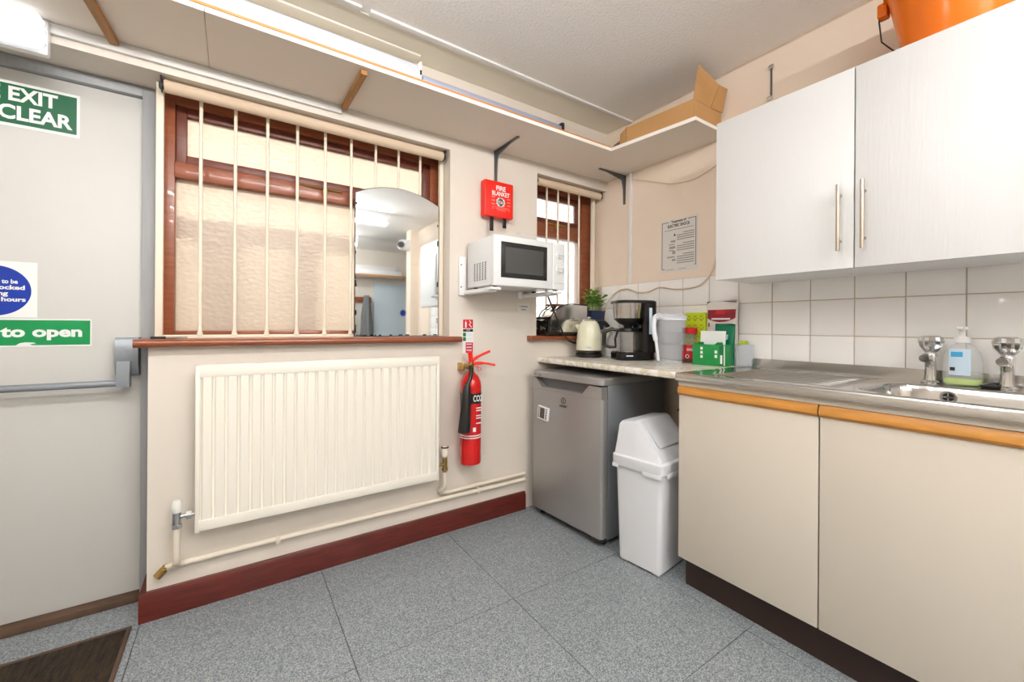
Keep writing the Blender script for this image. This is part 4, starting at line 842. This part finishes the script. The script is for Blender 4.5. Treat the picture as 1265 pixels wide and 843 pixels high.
s = thing('lime_carton', 'lime yellow patterned tea carton against the tiles', 'carton', (2.1235, along(861, 2.1235), ZT))
obj('carton', B().box(-.018, .022, -.058, .058, 0, .272, .0015), 'lime', s)
b = B()
for i in range(3):
    for j in range(5):
        y, z = -.036+.036*i, .045+.05*j; b.prism([(y-.016, z), (y, z-.02), (y+.016, z), (y+.012, z), (y, z-.014), (y-.012, z)], 'x', -.0186, -.018); b.prism([(y-.010, z+.012), (y, z), (y+.010, z+.012), (y+.006, z+.012), (y, z+.005), (y-.006, z+.012)], 'x', -.0186, -.018)
obj('print_pattern', b, 'limed', s)
def bag(name, lab, c, w_, h_, t_, m, rz=0, skew=0):
    r = thing(name, lab, 'packet', c, rz); rg = []
    for k in range(9):
        f = k/8; z = h_*f; th = t_*(.55+.45*math.sin(PI*min(1, f*1.3)))*(1 if f < .7 else max(.06, 1-(f-.7)/.3)); q = []
        for i in range(20): a = 2*PI*i/20; q.append(Vector((th*math.copysign(abs(math.sin(a))**.8, math.sin(a)), skew*f+w_/2*math.copysign(abs(math.cos(a))**.35, math.cos(a))*(1-.04*math.sin(PI*f)), z+.006*math.sin(i*1.3)*f*f)))
        rg.append(q)
    obj('pouch', B().loft(rg), m, r); return r
s = bag('biscuit_packet', 'white and maroon snack packet standing against the tiles', (2.124, along(892, 2.124), ZT), .168, .325, .020, 'paper')
def patch(y0, y1, z0, z1, m, nm, h_, t_, arc=0, x=None, out=.0012):
    def th(z):
        f = z/h_; return t_*(.55+.45*math.sin(PI*min(1, f*1.3)))*(1 if f < .7 else max(.06, 1-(f-.7)/.3))
    rg = []
    for j in range(7):
        row = []
        for i in range(9):
            u = i/8; y = y0+(y1-y0)*u; zb = z0-(arc*(1-(2*u-1)**2)); z = zb+(z1-zb)*j/6; f = abs(y)/.084; row.append(Vector((-th(z)*max(.45, (1-f**5.7)) **.5-out, y, z)))
        rg.append(row)
    return obj(nm, B().loft(rg, cap=False, closed=False), m, s)
patch(-.074, .076, .24, .285, 'maroon', 'print_banner', .325, .022, .02); patch(-.02, .03, .262, .282, 'redm', 'print_badge', .325, .022, 0, out=.0025); patch(-.05, .05, .232, .240, 'print_w', 'print_title', .325, .022, 0, out=.0025)
patch(-.02, .02, .185, .205, 'card', 'print_picture', .325, .022); patch(-.06, -.035, .182, .204, 'maroon', 'print_mark', .325, .022); patch(.058, .066, .195, .215, 'maroon', 'print_mark', .325, .022)
s = bag('green_pouch', 'dark green foil pouch leaning behind the green box', (2.078, along(894, 2.078), ZT), .105, .205, .018, 'pouch', 0, -.008)
patch(-.03, .03, .13, .155, 'pale', 'print_panel', .205, .02, out=.0015)
s = thing('tea_box', 'open green tea bag box with white lid card raised', 'box', (2.012, 1.168, ZT), math.radians(4))
obj('carton', B().box(-.035, .035, -.082, .082, 0, .104, .001), 'gbox', s)
obj('lid_card', B().box(.004, .006, -.062, .066, .100, .174).xf(Matrix.Rotation(math.radians(5), 4, 'Y')), 'print_w', s)
b = B(); 
for y in (-.05, .045): b.loft([[Vector((-.034, y-.022, .103)), Vector((-.034, y+.022, .103)), Vector((-.02, y+.012, .117)), Vector((-.02, y-.012, .117))], [Vector((-.03, y-.022, .103)), Vector((-.03, y+.022, .103)), Vector((-.016, y+.012, .117)), Vector((-.016, y-.012, .117))]])
obj('torn_flap', b, 'gbox2', s)
b = B()
for k in range(3): b.box(-.0358, -.035, .028, .040, .036+.021*k, .050+.021*k, .0003, 1)
for k in range(2): b.box(-.0358, -.035, -.045, -.032, .04+.022*k, .055+.022*k, .0003, 1)
b.box(-.0358, -.035, -.070, -.060, .012, .055); b.box(-.0358, -.035, -.082, -.077, .004, .102); obj_split('print_symbol', b, 'print_w', s)
obj('print_panel', B().box(-.0355, -.035, -.075, -.055, .004, .102), 'gbox2', s)
s = thing('plastic_tub', 'small clear plastic tub with lime lid beside the green box', 'tub', (2.092, 1.046, .9095))
obj('tub', B().loft([rr(-.028, .028, -.032, .032, .014, 0), rr(-.033, .033, -.038, .038, .016, .105), rr(-.031, .031, -.036, .036, .014, .105), rr(-.026, .026, -.030, .030, .012, .004)]), 'milky', s); obj('lid', B().box(-.02, .02, -.012, .02, .106, .125, .006), 'softgreen', s)
# under the worktop: socket and stored packs at the wall
s = thing('wall_socket', 'white wall socket in the dark gap under the worktop', 'socket', (D2-.004, 1.25, .70))
obj('plate', B().box(D2-.014, D2-.0005, 1.19, 1.335, .66, .75, .003), 'white', s, True)
obj('plug', B().box(D2-.045, D2-.014, 1.21, 1.26, .675, .735, .006), 'black', s, True)
b = B(); b.box(D2-.016, D2-.014, 1.28, 1.29, .69, .72, .001); obj('switch', b, 'redm', s, True)
cab('copper_pipe', 'reddish pipe along the wall in the gap beneath the worktop', [(D2-.02, 1.07, .62), (D2-.02, 1.25, .622), (D2-.02, 1.44, .62)], .008, 'maroon')['category'] = 'pipe'
# ------------------------------------------------------------------ rear of the room, seen in the mirror
s = sroot('door_2', 'pale blue grey door at the rear of the room in the mirror', 'door', (2.5, YB, 0))
obj('door_leaf', B().box(2.08, 2.86, YB+.002, YB+.04, .0, 1.86, .003), 'bdoor', s, True)
sd = obj('blue_disc', B().cyl((2.62, YB+.040, 1.33), (2.62, YB+.042, 1.33), .06, n=32), 'blue', s, True)
s = thing('rear_shelf', 'pale shelf above the rear door in the mirror', 'shelf', (2.4, YB+.15, 1.95)); obj('board', B().box(1.2, 3.28, YB+.001, YB+.35, 1.95, 1.975), 'shelf', s, True); obj('edging', B().box(1.2, 3.28, YB+.35, YB+.354, 1.948, 1.978), 'brown_edge', s, True)
b = B(); b.box(1.25, 2.5, YB+.05, YB+.30, 1.976, 2.06, .004); tag(obj('storage_box', b, 'white'), 'long white box on the rear shelf', 'box')
b = B(); b.box(1.3, 2.4, YB+.05, YB+.28, 2.062, 2.13, .004); tag(obj('storage_box', b, 'strip'), 'upper white box stacked on the rear shelf', 'box')
def coat(lab, x, m, w_, z0):
    rg = []
    for f in (0, .1, .3, .6, 1): rg.append([Vector((x+w_*(.35+.65*(1-f)**.5+.06*math.sin(5*f+k))*math.cos(2*PI*k/18), YB+.14+(.07+.015*math.sin(k*2.1))*math.sin(2*PI*k/18), z0+(1.62-z0)*f)) for k in range(18)])
    tag(obj('hanging_coat', B().loft(rg), m), lab, 'coat')
coat('grey coat hanging beside the rear door', 1.93, 'coat', .12, .75); coat('blue coat hanging at the rear wall', 1.58, 'coatb', .14, .7)
tag(obj('coat_rail', B().box(1.4, 2.04, YB+.001, YB+.03, 1.50, 1.60, .003), 'redwood'), 'brown coat rail on the rear wall', 'coat rail')
s = thing('security_camera', 'white turret security camera on the pier in the mirror', 'security camera', (1.98, -1.5, 2.2))
obj('mount', B().cyl((2.0495, -1.5, 2.235), (2.01, -1.5, 2.235), .085, n=28), 'white', s, True)
obj('turret', B().lathe([(.01, -.075), (.05, -.062), (.072, -.03), (.078, .0), (.072, .03), (.05, .062), (.01, .075)], n=24).xf(Matrix.Translation((1.955, -1.47, 2.225))), 'white', s, True)
obj('lens', B().cyl((1.915, -1.42, 2.22), (1.898, -1.400, 2.215), .045, n=24), 'mwglass', s, True)
s = thing('notice_board', 'white framed notice on the sink wall past the cabinet', 'notice', (D2-.01, -1.05, 1.5)); obj('frame', B().box(D2-.02, D2-.0005, -1.25, -.85, 1.35, 1.85, .004), 'white', s, True); obj('sheet', B().box(D2-.021, D2-.02, -1.22, -.88, 1.38, 1.82), 'pale', s, True)
cab('cream_cable', 'cream cable crossing the pier below the security camera', [(2.052, -1.425, 1.98), (2.08, -1.42, 1.955), (2.145, -1.415, 1.975), (2.15, -1.2, 1.94), (2.15, -.9, 1.98)], .004, 'cable')
